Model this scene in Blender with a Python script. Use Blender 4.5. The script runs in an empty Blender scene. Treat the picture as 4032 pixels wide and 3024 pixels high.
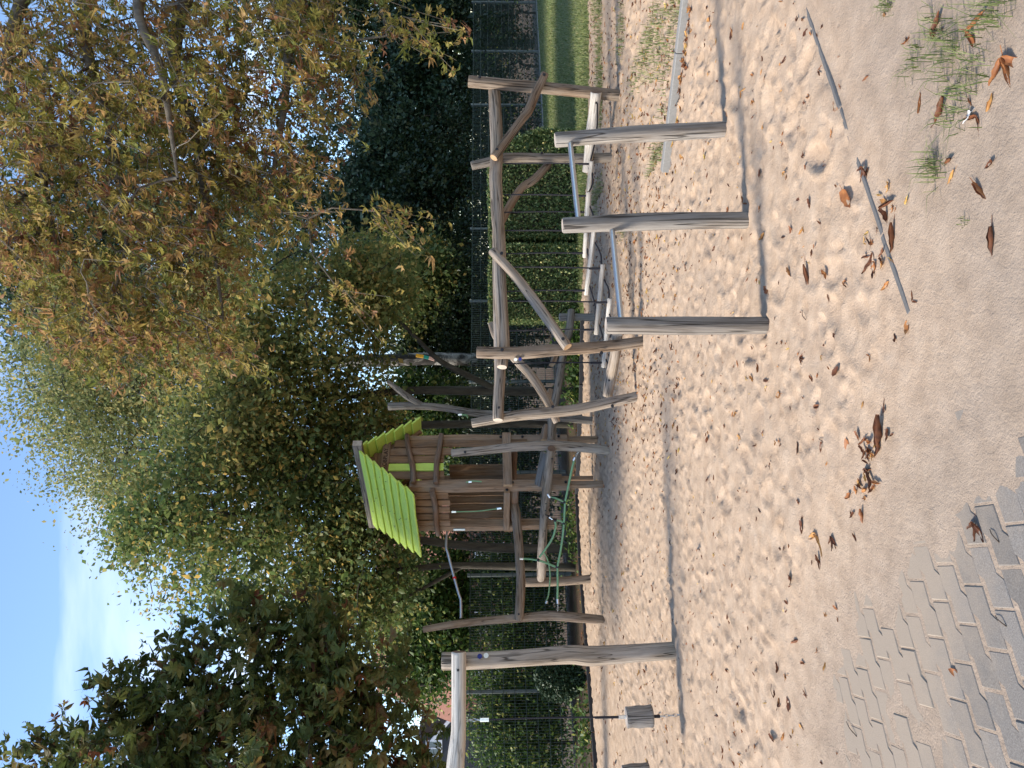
import bpy, bmesh, math, random
import numpy as np
from mathutils import Vector, Matrix

random.seed(7)
RNG = np.random.default_rng(11)
SC = bpy.context.scene
COL = SC.collection

# ------------------------------------------------------------------ camera
FPX = 3028.0                 # focal length in pixels of the 4032 px wide photograph
CAM_H = 1.5
PITCH = math.atan((2016 - 1930) / FPX)      # slightly downwards
ROLL = math.radians(0.4)
_fw = Vector((0, math.cos(PITCH), -math.sin(PITCH)))
_up = Vector((0, math.sin(PITCH), math.cos(PITCH)))
_rt = Vector((1, 0, 0))
c_r = _rt * math.cos(ROLL) - _up * math.sin(ROLL)
c_u = _up * math.cos(ROLL) + _rt * math.sin(ROLL)
CAM = Vector((0, 0, CAM_H))
cam_d = bpy.data.cameras.new('camera')
cam = bpy.data.objects.new('camera', cam_d)
COL.objects.link(cam)
# the phone was held upright but the picture is stored lying on its side: picture left = up
M = Matrix((( -c_u.x, c_r.x, -_fw.x, CAM.x), (-c_u.y, c_r.y, -_fw.y, CAM.y), (-c_u.z, c_r.z, -_fw.z, CAM.z), (0, 0, 0, 1)))
cam.matrix_world = M
cam_d.sensor_fit = 'HORIZONTAL'
cam_d.sensor_width = 36.0
cam_d.lens = FPX / 4032 * 36.0
cam_d.clip_start = 0.05
cam_d.clip_end = 2000
SC.camera = cam

# ------------------------------------------------------------------ sky, sun, exposure
SUN_EL, SUN_BACK = math.radians(38), math.radians(7)
sundir = Vector((-math.cos(SUN_EL) * math.cos(SUN_BACK), -math.cos(SUN_EL) * math.sin(SUN_BACK), math.sin(SUN_EL)))
W = bpy.data.worlds.new('World')
SC.world = W
W.use_nodes = True
nt = W.node_tree
nt.nodes.clear()
w_out = nt.nodes.new('ShaderNodeOutputWorld')
w_bg = nt.nodes.new('ShaderNodeBackground')
w_bg.inputs['Strength'].default_value = 0.12
sky = nt.nodes.new('ShaderNodeTexSky')
sky.sky_type = 'NISHITA'
sky.sun_disc = False
sky.sun_elevation = SUN_EL
sky.sun_rotation = math.atan2(sundir.x, sundir.y)
sky.air_density = 1.0
sky.dust_density = 0.25
sky.ozone_density = 3.0
# thin cirrus streaks over the whole sky
tc = nt.nodes.new('ShaderNodeTexCoord')
sep = nt.nodes.new('ShaderNodeSeparateXYZ')
nt.links.new(tc.outputs['Generated'], sep.inputs[0])
def wmath(op, a, b=None):
    n = nt.nodes.new('ShaderNodeMath'); n.operation = op
    for i, v in enumerate((a, b)):
        if v is None: continue
        if isinstance(v, (int, float)): n.inputs[i].default_value = v
        else: nt.links.new(v, n.inputs[i])
    return n.outputs[0]
zc = wmath('ADD', wmath('MAXIMUM', sep.outputs[2], 0.0), 0.12)
cmb = nt.nodes.new('ShaderNodeCombineXYZ')
nt.links.new(wmath('DIVIDE', sep.outputs[0], zc), cmb.inputs[0])
nt.links.new(wmath('DIVIDE', sep.outputs[1], zc), cmb.inputs[1])
mp = nt.nodes.new('ShaderNodeMapping')
mp.inputs['Rotation'].default_value = (0, 0, math.radians(28))
mp.inputs['Scale'].default_value = (0.42, 1.15, 1)
mp.inputs['Location'].default_value = (0.35, 0.1, 0)
nt.links.new(cmb.outputs[0], mp.inputs[0])
cn = nt.nodes.new('ShaderNodeTexNoise')
cn.inputs['Scale'].default_value = 1.5
cn.inputs['Detail'].default_value = 7
cn.inputs['Roughness'].default_value = 0.5
cn.inputs['Distortion'].default_value = 0.5
nt.links.new(mp.outputs[0], cn.inputs['Vector'])
cr = nt.nodes.new('ShaderNodeValToRGB')
cr.color_ramp.elements[0].position = 0.51
cr.color_ramp.elements[0].color = (0, 0, 0, 1)
cr.color_ramp.elements[1].position = 0.85
cr.color_ramp.elements[1].color = (1, 1, 1, 1)
nt.links.new(cn.outputs['Fac'], cr.inputs[0])
mx = nt.nodes.new('ShaderNodeMixRGB')
mx.inputs[2].default_value = (4.6, 5.0, 5.5, 1)
nt.links.new(cr.outputs[0], mx.inputs[0])
nt.links.new(sky.outputs[0], mx.inputs[1])
nt.links.new(mx.outputs[0], w_bg.inputs['Color'])
nt.links.new(w_bg.outputs[0], w_out.inputs['Surface'])

sun_d = bpy.data.lights.new('sun', 'SUN')
sun_d.energy = 2.9
sun_d.angle = math.radians(11.0)
sun_d.color = (1.0, 0.92, 0.80)
sun_o = bpy.data.objects.new('sun', sun_d)
sun_o.rotation_euler = (-sundir).to_track_quat('-Z', 'Y').to_euler()
sun_o.location = (-20, -5, 30)
COL.objects.link(sun_o)

SC.view_settings.view_transform = 'Standard'
SC.view_settings.look = 'None'
SC.view_settings.gamma = 1
SC.view_settings.exposure = 1.5
SC.view_settings.use_curve_mapping = False
SC.cycles.max_bounces = 8
SC.cycles.transparent_max_bounces = 8

# ------------------------------------------------------------------ picture pixel + distance -> place in the world
def ray(px, py):
    a = (3024 - py - 1512) / FPX
    b = (px - 2016) / FPX
    return _fw + c_r * a - c_u * b
def P(px, py, y):
    d = ray(px, py)
    return CAM + d * (y / d.y)
def G(px, py, z=0.0):
    d = ray(px, py)
    return CAM + d * ((z - CAM_H) / d.z)

# ------------------------------------------------------------------ object helpers
ORG = {}
def tag(o, label=None, cat=None, group=None, kind=None):
    if label: o['label'] = label
    if cat: o['category'] = cat
    if group: o['group'] = group
    if kind: o['kind'] = kind
    return o
def thing(name, label, cat, loc=(0, 0, 0), rz=0.0, group=None):
    o = bpy.data.objects.new(name, None)
    o.empty_display_size = 0.2
    o.location = loc; o.rotation_euler = (0, 0, rz)
    COL.objects.link(o)
    tag(o, label, cat, group)
    ORG[o.name] = Vector(loc) if rz == 0 else Vector((0, 0, 0))
    return o
def put(name, me, parent=None, loc=(0, 0, 0), rot=None, scale=None):
    o = bpy.data.objects.new(name, me)
    COL.objects.link(o)
    o.location = loc
    if rot is not None: o.rotation_euler = rot
    if scale is not None: o.scale = scale
    if parent is not None: o.parent = parent
    return o
def rawmesh(name, V, F, mats=(), midx=None, smooth=None, lc=None, rnd=None):
    """V (n,3); F list of index tuples or an (m,k) array"""
    me = bpy.data.meshes.new(name)
    V = np.asarray(V, dtype=np.float32)
    if isinstance(F, np.ndarray):
        m, k = F.shape
        me.vertices.add(len(V)); me.vertices.foreach_set('co', V.ravel())
        me.loops.add(m * k); me.loops.foreach_set('vertex_index', F.astype(np.int32).ravel())
        me.polygons.add(m)
        me.polygons.foreach_set('loop_start', np.arange(0, m * k, k, dtype=np.int32))
        try: me.polygons.foreach_set('loop_total', np.full(m, k, dtype=np.int32))
        except Exception: pass
        me.update(calc_edges=True)
    else:
        me.from_pydata([tuple(v) for v in V], [], F)
        me.update()
    for mt in mats: me.materials.append(mt)
    n = len(me.polygons)
    if midx is not None: me.polygons.foreach_set('material_index', np.asarray(midx, dtype=np.int32))
    if smooth is not None:
        if isinstance(smooth, bool): smooth = np.full(n, smooth)
        me.polygons.foreach_set('use_smooth', np.asarray(smooth, dtype=bool))
    if lc is not None:
        a = me.attributes.new('lc', 'FLOAT_VECTOR', 'POINT'); a.data.foreach_set('vector', np.asarray(lc, dtype=np.float32).ravel())
    if rnd is not None:
        a = me.attributes.new('rnd', 'FLOAT', 'POINT'); a.data.foreach_set('value', np.asarray(rnd, dtype=np.float32))
    return me

def catmull(pts, sub):
    pts = [Vector(p) for p in pts]
    if len(pts) == 2:
        return [pts[0].lerp(pts[1], i / sub) for i in range(sub + 1)], [i / sub for i in range(sub + 1)]
    out, ts = [], []
    n = len(pts)
    for i in range(n - 1):
        p0 = pts[i - 1] if i > 0 else pts[0] * 2 - pts[1]
        p1, p2 = pts[i], pts[i + 1]
        p3 = pts[i + 2] if i + 2 < n else pts[-1] * 2 - pts[-2]
        for k in range(sub):
            t = k / sub
            out.append(0.5 * ((2 * p1) + (p2 - p0) * t + (2 * p0 - 5 * p1 + 4 * p2 - p3) * t * t + (3 * p1 - p0 - 3 * p2 + p3) * t ** 3))
            ts.append((i + t) / (n - 1))
    out.append(pts[-1]); ts.append(1.0)
    return out, ts

def sweep(name, path, section_fn, mats, origin=(0, 0, 0), up=None, smooth=True, chamfer=0.012):
    """sweep a closed section along a path; section_fn(i, t) -> (k,2) array; ends capped with material 1"""
    path = [Vector(p) for p in path]
    n = len(path)
    org = Vector(origin)
    T = []
    for i in range(n):
        a = path[max(0, i - 1)]; b = path[min(n - 1, i + 1)]
        T.append((b - a).normalized())
    ref = Vector(up) if up is not None else (Vector((0, 0, 1)) if abs(T[0].z) < 0.9 else Vector((1, 0, 0)))
    X = (ref - T[0] * ref.dot(T[0])).normalized()
    s = 0.0
    rings = []
    for i in range(n):
        if i:
            s += (path[i] - path[i - 1]).length
            X = (X - T[i] * X.dot(T[i])).normalized()
        Y = T[i].cross(X)
        rings.append((path[i], X.copy(), Y, s, section_fn(i, i / (n - 1))))
    L = s
    # chamfer rings
    ext = []
    if chamfer > 0:
        p, x, y, s0, sec = rings[0]
        c = min(chamfer, L * 0.2)
        ext.append((p, x, y, 0.0, sec * (1 - 0.5 * chamfer / max(1e-4, np.abs(sec).max()))))
        ext.append((p + T[0] * c * 0.6, x, y, c * 0.6, sec))
        ext += rings[1:-1]
        p, x, y, s1, sec = rings[-1]
        ext.append((p - T[-1] * c * 0.6, x, y, L - c * 0.6, sec))
        ext.append((p, x, y, L, sec * (1 - 0.5 * chamfer / max(1e-4, np.abs(sec).max()))))
    else:
        ext = rings
    k = len(ext[0][4])
    V, LC = [], []
    for (p, x, y, sv, sec) in ext:
        p = p - org
        for a, b in sec:
            V.append(p + x * float(a) + y * float(b)); LC.append((a, b, sv))
    F, MI, SM = [], [], []
    for i in range(len(ext) - 1):
        for j in range(k):
            j2 = (j + 1) % k
            F.append((i * k + j, i * k + j2, (i + 1) * k + j2, (i + 1) * k + j)); MI.append(0); SM.append(smooth)
    for e, flip in ((0, True), (len(ext) - 1, False)):
        base = len(V)
        p, x, y, sv, sec = ext[e]
        for a, b in sec:
            V.append(p - org + x * float(a) + y * float(b)); LC.append((a, b, sv))
        V.append(p - org + x * float(sec[:, 0].mean()) + y * float(sec[:, 1].mean())); LC.append((0, 0, sv))
        for j in range(k):
            j2 = (j + 1) % k
            F.append((base + j2, base + j, base + k) if flip else (base + j, base + j2, base + k))
            MI.append(1 if len(mats) > 1 else 0); SM.append(False)
    return rawmesh(name, V, F, mats, MI, SM, LC)

def log(parent, name, pts, r, mats, n=12, sub=5, rough=0.05, chamfer=0.012, origin=None, seed=None):
    """natural log through world points, radius r (number, or one per point)"""
    rs = random.Random(seed if seed is not None else random.random())
    path, ts = catmull(pts, sub)
    rr = [r] * len(pts) if isinstance(r, (int, float)) else list(r)
    rad = np.interp(ts, np.linspace(0, 1, len(rr)), rr)
    f = [(rs.uniform(0, 6.28), rs.uniform(0.5, 3.0), k, rs.uniform(0.4, 1)) for k in (1, 2, 3, 2)]
    th = np.arange(n) * 2 * math.pi / n
    def sec(i, t):
        m = np.ones(n)
        for ph, fr, k, a in f:
            m += rough * a * 0.6 * np.sin(k * th + ph + fr * 4 * t)
        m += rough * 0.5 * math.sin(t * 11 + f[0][0]) 
        q = rad[i] * m
        return np.stack([q * np.cos(th), q * np.sin(th)], 1)
    org = origin if origin is not None else (ORG.get(parent.name, Vector((0, 0, 0))) if parent is not None else Vector((0, 0, 0)))
    me = sweep(name, path, sec, mats, org, chamfer=chamfer)
    o = put(name, me, parent)
    ORG[o.name] = org
    return o

def plank(parent, name, p0, p1, wdir, w, t, mats, origin=None, wavy=0.0, segs=6, chamfer=0.004, seed=None, w1=None):
    """board from p0 to p1; w measured along wdir, t across"""
    rs = random.Random(seed if seed is not None else random.random())
    p0, p1 = Vector(p0), Vector(p1)
    path = [p0.lerp(p1, i / segs) for i in range(segs + 1)]
    ph = [rs.uniform(0, 6.28) for _ in range(4)]
    c = min(0.006, t * 0.2)
    def sec(i, tt):
        ww = w + ((w1 - w) * tt if w1 is not None else 0)
        a = ww / 2 + wavy * math.sin(ph[0] + tt * 7) + wavy * .6 * math.sin(ph[1] + tt * 15)
        b = ww / 2 + wavy * math.sin(ph[2] + tt * 8) + wavy * .6 * math.sin(ph[3] + tt * 13)
        h = t / 2
        return np.array([(a, h - c), (a - c, h), (-b + c, h), (-b, h - c), (-b, -h + c), (-b + c, -h), (a - c, -h), (a, -h + c)])
    org = origin if origin is not None else (ORG.get(parent.name, Vector((0, 0, 0))) if parent is not None else Vector((0, 0, 0)))
    me = sweep(name, path, sec, mats, org, up=wdir, smooth=False, chamfer=chamfer)
    o = put(name, me, parent)
    ORG[o.name] = org
    return o

def tube(parent, name, pts, r, mat, n=8, sub=6, origin=None):
    return log(parent, name, pts, r, (mat,), n=n, sub=sub, rough=0.0, chamfer=0.0, origin=origin)

# ------------------------------------------------------------------ material helpers
def newmat(name):
    m = bpy.data.materials.new(name); m.use_nodes = True
    t = m.node_tree; t.nodes.clear()
    o = t.nodes.new('ShaderNodeOutputMaterial'); b = t.nodes.new('ShaderNodeBsdfPrincipled')
    t.links.new(b.outputs[0], o.inputs[0])
    b.inputs['Roughness'].default_value = 0.8
    b.inputs['Specular IOR Level'].default_value = 0.25
    return m, t, b, o
def N(t, kind, **kw):
    n = t.nodes.new(kind)
    for k, v in kw.items():
        if hasattr(n, k): setattr(n, k, v)
        else: n.inputs[k].default_value = v
    return n
def ramp(t, fac, stops, interp='LINEAR'):
    n = t.nodes.new('ShaderNodeValToRGB')
    cr_ = n.color_ramp; cr_.interpolation = interp
    while len(cr_.elements) < len(stops): cr_.elements.new(0.5)
    for e, (p, c) in zip(cr_.elements, stops):
        e.position = p; e.color = (*c, 1) if len(c) == 3 else c
    t.links.new(fac, n.inputs[0])
    return n.outputs[0]
def mixc(t, fac, a, b, mode='MIX'):
    n = t.nodes.new('ShaderNodeMixRGB'); n.blend_type = mode
    for i, v in enumerate((fac, a, b)):
        if isinstance(v, (int, float)): n.inputs[i].default_value = v
        elif isinstance(v, tuple): n.inputs[i].default_value = (*v, 1)
        else: t.links.new(v, n.inputs[i])
    return n.outputs[0]
def noise(t, vec, scale, detail=4, rough=0.55, dist=0.0):
    n = N(t, 'ShaderNodeTexNoise')
    n.inputs['Scale'].default_value = scale; n.inputs['Detail'].default_value = detail
    n.inputs['Roughness'].default_value = rough; n.inputs['Distortion'].default_value = dist
    if vec is not None: t.links.new(vec, n.inputs['Vector'])
    return n.outputs['Fac']
def mapping(t, vec, scale, loc=(0, 0, 0)):
    n = N(t, 'ShaderNodeMapping'); n.inputs['Scale'].default_value = scale; n.inputs['Location'].default_value = loc
    t.links.new(vec, n.inputs[0]); return n.outputs[0]
def bump(t, b, h, strength, dist=0.01):
    n = N(t, 'ShaderNodeBump'); n.inputs['Strength'].default_value = strength; n.inputs['Distance'].default_value = dist
    t.links.new(h, n.inputs['Height']); t.links.new(n.outputs[0], b.inputs['Normal'])
def flat(name, col, rough=0.6, metal=0.0, var=0.15, scale=20.0):
    m, t, b, o = newmat(name)
    g = N(t, 'ShaderNodeNewGeometry')
    f = noise(t, g.outputs['Position'], scale, 5, 0.6)
    c = mixc(t, f, tuple(x * (1 - var) for x in col), tuple(min(1, x * (1 + var)) for x in col))
    t.links.new(c, b.inputs['Base Color'])
    b.inputs['Roughness'].default_value = rough; b.inputs['Metallic'].default_value = metal
    return m

def wood(name, light, mid, dark, patch=None, crack=0.85, bumps=0.8):
    """weathered wood with grain along the piece (attribute lc holds piece coordinates)"""
    m, t, b, o = newmat(name)
    at = N(t, 'ShaderNodeAttribute', attribute_name='lc')
    oi = N(t, 'ShaderNodeObjectInfo')
    add = N(t, 'ShaderNodeVectorMath', operation='ADD')
    t.links.new(at.outputs['Vector'], add.inputs[0])
    mul = N(t, 'ShaderNodeMath', operation='MULTIPLY'); mul.inputs[1].default_value = 17.0
    t.links.new(oi.outputs['Random'], mul.inputs[0])
    t.links.new(mul.outputs[0], add.inputs[1])
    v = add.outputs[0]
    fine = noise(t, mapping(t, v, (60, 60, 4.5)), 1.0, 6, 0.6, 0.6)
    grain = noise(t, mapping(t, v, (22, 22, 1.4)), 1.0, 5, 0.6, 1.1)
    big = noise(t, mapping(t, v, (7, 7, 2.2)), 1.0, 3, 0.5, 0.4)
    c = ramp(t, grain, [(0.25, dark), (0.5, mid), (0.75, light)])
    c = mixc(t, ramp(t, big, [(0.42, (0, 0, 0)), (0.62, (1, 1, 1))]), c, mixc(t, fine, tuple(x * 0.8 for x in (patch or mid)), patch or light))
    c = mixc(t, 0.5, c, ramp(t, fine, [(0.3, (0.55, 0.52, 0.5)), (0.7, (1, 1, 1))]), 'MULTIPLY')
    cr_ = noise(t, mapping(t, v, (26, 26, 0.8)), 1.0, 2, 0.4, 0.8)
    ck = ramp(t, cr_, [(0.475, (0, 0, 0)), (0.494, (1, 1, 1)), (0.506, (1, 1, 1)), (0.525, (0, 0, 0))])
    ckm = N(t, 'ShaderNodeMath', operation='MULTIPLY'); ckm.inputs[1].default_value = crack
    t.links.new(ck, ckm.inputs[0])
    c = mixc(t, ckm.outputs[0], c, tuple(x * 0.3 for x in dark))
    vo = N(t, 'ShaderNodeTexVoronoi'); vo.inputs['Scale'].default_value = 1.0
    t.links.new(mapping(t, v, (9, 9, 2.6)), vo.inputs['Vector'])
    kn = ramp(t, vo.outputs['Distance'], [(0.10, (1, 1, 1)), (0.17, (0, 0, 0))])
    c = mixc(t, mixc(t, 0.35, (0.0, 0.0, 0.0), kn), c, tuple(x * 0.6 for x in dark))
    hs = N(t, 'ShaderNodeHueSaturation')
    vr = N(t, 'ShaderNodeMapRange'); vr.inputs[3].default_value = 0.82; vr.inputs[4].default_value = 1.15
    t.links.new(oi.outputs['Random'], vr.inputs[0]); t.links.new(vr.outputs[0], hs.inputs['Value'])
    t.links.new(c, hs.inputs['Color']); t.links.new(hs.outputs[0], b.inputs['Base Color'])
    h = mixc(t, ckm.outputs[0], mixc(t, 0.5, fine, grain), (0.0, 0.0, 0.0))
    bump(t, b, h, bumps, 0.012)
    b.inputs['Roughness'].default_value = 0.85
    return m
def endgrain(name, light, dark):
    m, t, b, o = newmat(name)
    at = N(t, 'ShaderNodeAttribute', attribute_name='lc')
    v = mapping(t, at.outputs['Vector'], (1, 1, 0))
    ln = N(t, 'ShaderNodeVectorMath', operation='LENGTH'); t.links.new(v, ln.inputs[0])
    ns = noise(t, at.outputs['Vector'], 30, 3)
    ad = N(t, 'ShaderNodeMath', operation='MULTIPLY_ADD'); ad.inputs[1].default_value = 0.02
    t.links.new(ns, ad.inputs[0]); t.links.new(ln.outputs['Value'], ad.inputs[2])
    sn = N(t, 'ShaderNodeMath', operation='SINE')
    ml = N(t, 'ShaderNodeMath', operation='MULTIPLY'); ml.inputs[1].default_value = 620
    t.links.new(ad.outputs[0], ml.inputs[0]); t.links.new(ml.outputs[0], sn.inputs[0])
    c = mixc(t, ramp(t, sn.outputs[0], [(0, (0, 0, 0)), (1, (1, 1, 1))]), dark, light)
    c = mixc(t, ramp(t, noise(t, at.outputs['Vector'], 14, 3), [(0.4, (0, 0, 0)), (0.7, (0.7, 0.7, 0.7))]), c, tuple(x * .55 for x in dark))
    t.links.new(c, b.inputs['Base Color'])
    return m

def leafmat(name, stops, trans=0.35, rough=0.55, vein=False):
    m, t, b, o = newmat(name)
    at = N(t, 'ShaderNodeAttribute', attribute_name='rnd')
    g = N(t, 'ShaderNodeNewGeometry')
    ma = N(t, 'ShaderNodeMath', operation='MULTIPLY_ADD'); ma.inputs[1].default_value = .5; ma.inputs[2].default_value = -.25
    t.links.new(noise(t, g.outputs['Position'], 11, 2), ma.inputs[0])
    ad = N(t, 'ShaderNodeMath', operation='ADD'); t.links.new(at.outputs['Fac'], ad.inputs[0]); t.links.new(ma.outputs[0], ad.inputs[1])
    c = ramp(t, ad.outputs[0], stops)
    c = mixc(t, 0.5, c, ramp(t, noise(t, g.outputs['Position'], 40, 2), [(0.3, (0.6, 0.6, 0.55)), (0.7, (1, 1, 1))]), 'MULTIPLY')
    t.links.new(c, b.inputs['Base Color'])
    b.inputs['Roughness'].default_value = rough
    b.inputs['Specular IOR Level'].default_value = 0.3
    tr = N(t, 'ShaderNodeBsdfTranslucent'); t.links.new(c, tr.inputs['Color'])
    mx_ = N(t, 'ShaderNodeMixShader'); mx_.inputs[0].default_value = trans
    t.links.new(b.outputs[0], mx_.inputs[1]); t.links.new(tr.outputs[0], mx_.inputs[2]); t.links.new(mx_.outputs[0], o.inputs[0])
    return m

MW = {}
MW['log'] = wood('weathered_log', (0.397, 0.328, 0.259), (0.263, 0.208, 0.157), (0.097, 0.069, 0.048), patch=(0.342, 0.286, 0.235))
MW['logb'] = wood('brownish_log', (0.342, 0.254, 0.180), (0.231, 0.157, 0.103), (0.092, 0.057, 0.035), patch=(0.315, 0.245, 0.185))
MW['grey'] = wood('grey_post', (0.332, 0.292, 0.250), (0.208, 0.176, 0.147), (0.078, 0.059, 0.046), patch=(0.268, 0.242, 0.217))
MW['pale'] = wood('pale_log', (0.684, 0.638, 0.563), (0.527, 0.471, 0.407), (0.305, 0.254, 0.208), patch=(0.619, 0.573, 0.508), crack=0.5)
MW['board'] = wood('larch_board', (0.332, 0.199, 0.111), (0.231, 0.130, 0.069), (0.101, 0.052, 0.028), patch=(0.250, 0.162, 0.107), crack=0.4)
MW['boardl'] = wood('larch_timber', (0.416, 0.277, 0.176), (0.296, 0.185, 0.112), (0.139, 0.081, 0.048), patch=(0.305, 0.217, 0.153), crack=0.4)
MW['round'] = wood('round_rail', (0.315, 0.185, 0.111), (0.217, 0.120, 0.073), (0.092, 0.051, 0.033), patch=(0.231, 0.171, 0.134), crack=0.5)
MW['end'] = endgrain('sawn_end', (0.481, 0.332, 0.194), (0.332, 0.204, 0.111))
MW['endp'] = endgrain('sawn_end_pale', (0.554, 0.481, 0.397), (0.407, 0.332, 0.268))
MW['endd'] = endgrain('sawn_end_dark', (0.204, 0.120, 0.074), (0.130, 0.078, 0.051))
STEEL = flat('galvanised_steel', (0.42, 0.43, 0.44), 0.38, 0.85, 0.12, 30)
DARKSTEEL = flat('dark_bolt', (0.03, 0.03, 0.035), 0.45, 0.6)
ALU = flat('bright_ferrule', (0.75, 0.76, 0.78), 0.3, 0.9, 0.08)
ROPEB = flat('black_rope', (0.022, 0.021, 0.026), 0.8, 0, 0.3, 90)
ROPEG = flat('green_rope', (0.19, 0.33, 0.17), 0.75, 0, 0.3, 120)
def limemat():
    m, t, b, o = newmat('lime_paint')
    at = N(t, 'ShaderNodeAttribute', attribute_name='lc')
    g = noise(t, mapping(t, at.outputs['Vector'], (30, 30, 2)), 1, 4)
    c = mixc(t, g, (0.44, 0.57, 0.085), (0.50, 0.64, 0.12))
    d = ramp(t, noise(t, at.outputs['Vector'], 9, 5, 0.65), [(0.48, (0, 0, 0)), (0.78, (0.55, 0.55, 0.55))])
    c = mixc(t, d, c, (0.30, 0.36, 0.09))
    gr = ramp(t, noise(t, mapping(t, at.outputs['Vector'], (45, 45, 1.5)), 1, 4, .7), [(0.3, (0.35, 0.35, 0.35)), (0.5, (0, 0, 0))])
    c = mixc(t, gr, c, (0.25, 0.36, 0.05))
    t.links.new(c, b.inputs['Base Color']); b.inputs['Roughness'].default_value = 0.5
    bump(t, b, g, 0.25, 0.006)
    return m
LIME = limemat()
RED = flat('red_band', (0.55, 0.02, 0.02), 0.5)
BLUE = flat('blue_disc', (0.012, 0.02, 0.14), 0.35)
WHITE = flat('white_disc', (0.62, 0.62, 0.56), 0.5)
LOGM = (MW['log'], MW['endp']); LOGB = (MW['logb'], MW['end']); GREYM = (MW['grey'], MW['endp']); PALE = (MW['pale'], MW['endd'])
BRD = (MW['board'], MW['board']); BRL = (MW['boardl'], MW['end']); RND = (MW['round'], MW['endd'])

# bolts: one shared hex-nut mesh
def boltmesh():
    V, F = [], []
    for z, r in ((0, 0.017), (0.006, 0.017), (0.006, 0.011), (0.016, 0.010)):
        for i in range(8):
            a = i * math.pi / 4
            V.append((r * math.cos(a), r * math.sin(a), z))
    for k in range(3):
        for i in range(8):
            j = (i + 1) % 8
            F.append((k * 8 + i, k * 8 + j, (k + 1) * 8 + j, (k + 1) * 8 + i))
    F.append(tuple(range(24, 32)))
    return rawmesh('bolt', V, F, (DARKSTEEL,))
BOLT = boltmesh()
def bolt(parent, pos, nrm=(0, -1, 0), s=1.0):
    q = Vector(nrm).normalized().to_track_quat('Z', 'Y')
    return put('bolt', BOLT, parent, Vector(pos) - ORG.get(parent.name, Vector((0, 0, 0))), q.to_euler(), (s, s, s))

# ------------------------------------------------------------------ value noise in numpy
def vnoise(x, y, seed=0):
    xi = np.floor(x).astype(np.int64); yi = np.floor(y).astype(np.int64)
    fx = x - xi; fy = y - yi
    fx = fx * fx * (3 - 2 * fx); fy = fy * fy * (3 - 2 * fy)
    def h(a, b):
        n = (a * 374761393 + b * 668265263 + seed * 1274126177) & 0x7fffffff
        n = ((n ^ (n >> 13)) * 1274126177) & 0x7fffffff
        n = n ^ (n >> 16)
        return (n & 0xffff) / 65535.0
    return (h(xi, yi) * (1 - fx) + h(xi + 1, yi) * fx) * (1 - fy) + (h(xi, yi + 1) * (1 - fx) + h(xi + 1, yi + 1) * fx) * fy

# ================================================================== THE GROUND
EDGE_X = [-30, -9, -5.1, -2.9, -1.9, 0.0, 1.06, 2.5, 4.6, 9, 30]
EDGE_Y = [8.0, 8.6, 11.2, 12.8, 13.15, 12.4, 12.2, 11.7, 11.1, 11.0, 11.0]
PAVE_X = [-9, -5, -1.8, -1.2, -0.5, 0.2, 0.567, 1.77, 4, 9]
PAVE_Y = [4.1, 3.9, 3.7, 3.6, 3.12, 2.65, 2.85, 3.54, 4.8, 7.6]
def ground_mat():
    m, t, b, o = newmat('dark_soil')
    g = N(t, 'ShaderNodeNewGeometry')
    n1 = noise(t, g.outputs['Position'], 3, 6, 0.65); n2 = noise(t, g.outputs['Position'], 45, 4, 0.7)
    c = ramp(t, n2, [(0.3, (0.035, 0.022, 0.014)), (0.55, (0.085, 0.05, 0.03)), (0.75, (0.17, 0.085, 0.045))])
    c = mixc(t, ramp(t, n1, [(0.45, (0, 0, 0)), (0.65, (0.6, 0.6, 0.6))]), c, (0.05, 0.06, 0.02))
    t.links.new(c, b.inputs['Base Color']); bump(t, b, n2, 0.8, 0.03)
    return m
gm = rawmesh('ground', [(-500, -60, -0.06), (500, -60, -0.06), (500, 900, -0.06), (-500, 900, -0.06)], [(0, 1, 2, 3)], (ground_mat(),))
tag(put('ground', gm), kind='structure')

def sand_mat():
    m, t, b, o = newmat('play_sand')
    g = N(t, 'ShaderNodeNewGeometry')
    p = g.outputs['Position']
    n1 = noise(t, p, 1.1, 4, 0.55); n2 = noise(t, p, 9, 5, 0.6); n3 = noise(t, p, 170, 3, 0.7); n4 = noise(t, p, 60, 4, 0.7)
    c = ramp(t, n2, [(0.28, (0.315, 0.222, 0.150)), (0.5, (0.41, 0.298, 0.208)), (0.75, (0.475, 0.36, 0.262))])
    c = mixc(t, ramp(t, n1, [(0.4, (0, 0, 0)), (0.7, (0.45, 0.45, 0.45))]), c, (0.365, 0.272, 0.198))
    at = N(t, 'ShaderNodeAttribute', attribute_name='rnd')
    c = mixc(t, ramp(t, at.outputs['Fac'], [(0.0, (1, 1, 1)), (0.9, (0, 0, 0))]), c, ramp(t, n2, [(0.3, (0.255, 0.195, 0.145)), (0.7, (0.335, 0.26, 0.197))]))
    c = mixc(t, ramp(t, n3, [(0.26, (0.75, 0.75, 0.75)), (0.38, (0, 0, 0))]), c, (0.15, 0.105, 0.075))
    c = mixc(t, ramp(t, n3, [(0.66, (0, 0, 0)), (0.78, (0.6, 0.6, 0.6))]), c, (0.68, 0.60, 0.5))
    c = mixc(t, ramp(t, n4, [(0.68, (0, 0, 0)), (0.74, (0.5, 0.5, 0.5))]), c, (0.20, 0.13, 0.09))
    t.links.new(c, b.inputs['Base Color'])
    n5 = noise(t, p, 26, 3, 0.6, .6)
    h = mixc(t, 0.4, mixc(t, 0.55, n3, n4), n5)
    bump(t, b, h, 0.7, 0.02)
    b.inputs['Roughness'].default_value = 0.95; b.inputs['Specular IOR Level'].default_value = 0.1
    return m
SAND = sand_mat()
gx = np.concatenate([np.arange(-8.2, -3.6, 0.04), np.arange(-3.6, 4.6, 0.02), np.arange(4.6, 9.6, 0.04)])
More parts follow.
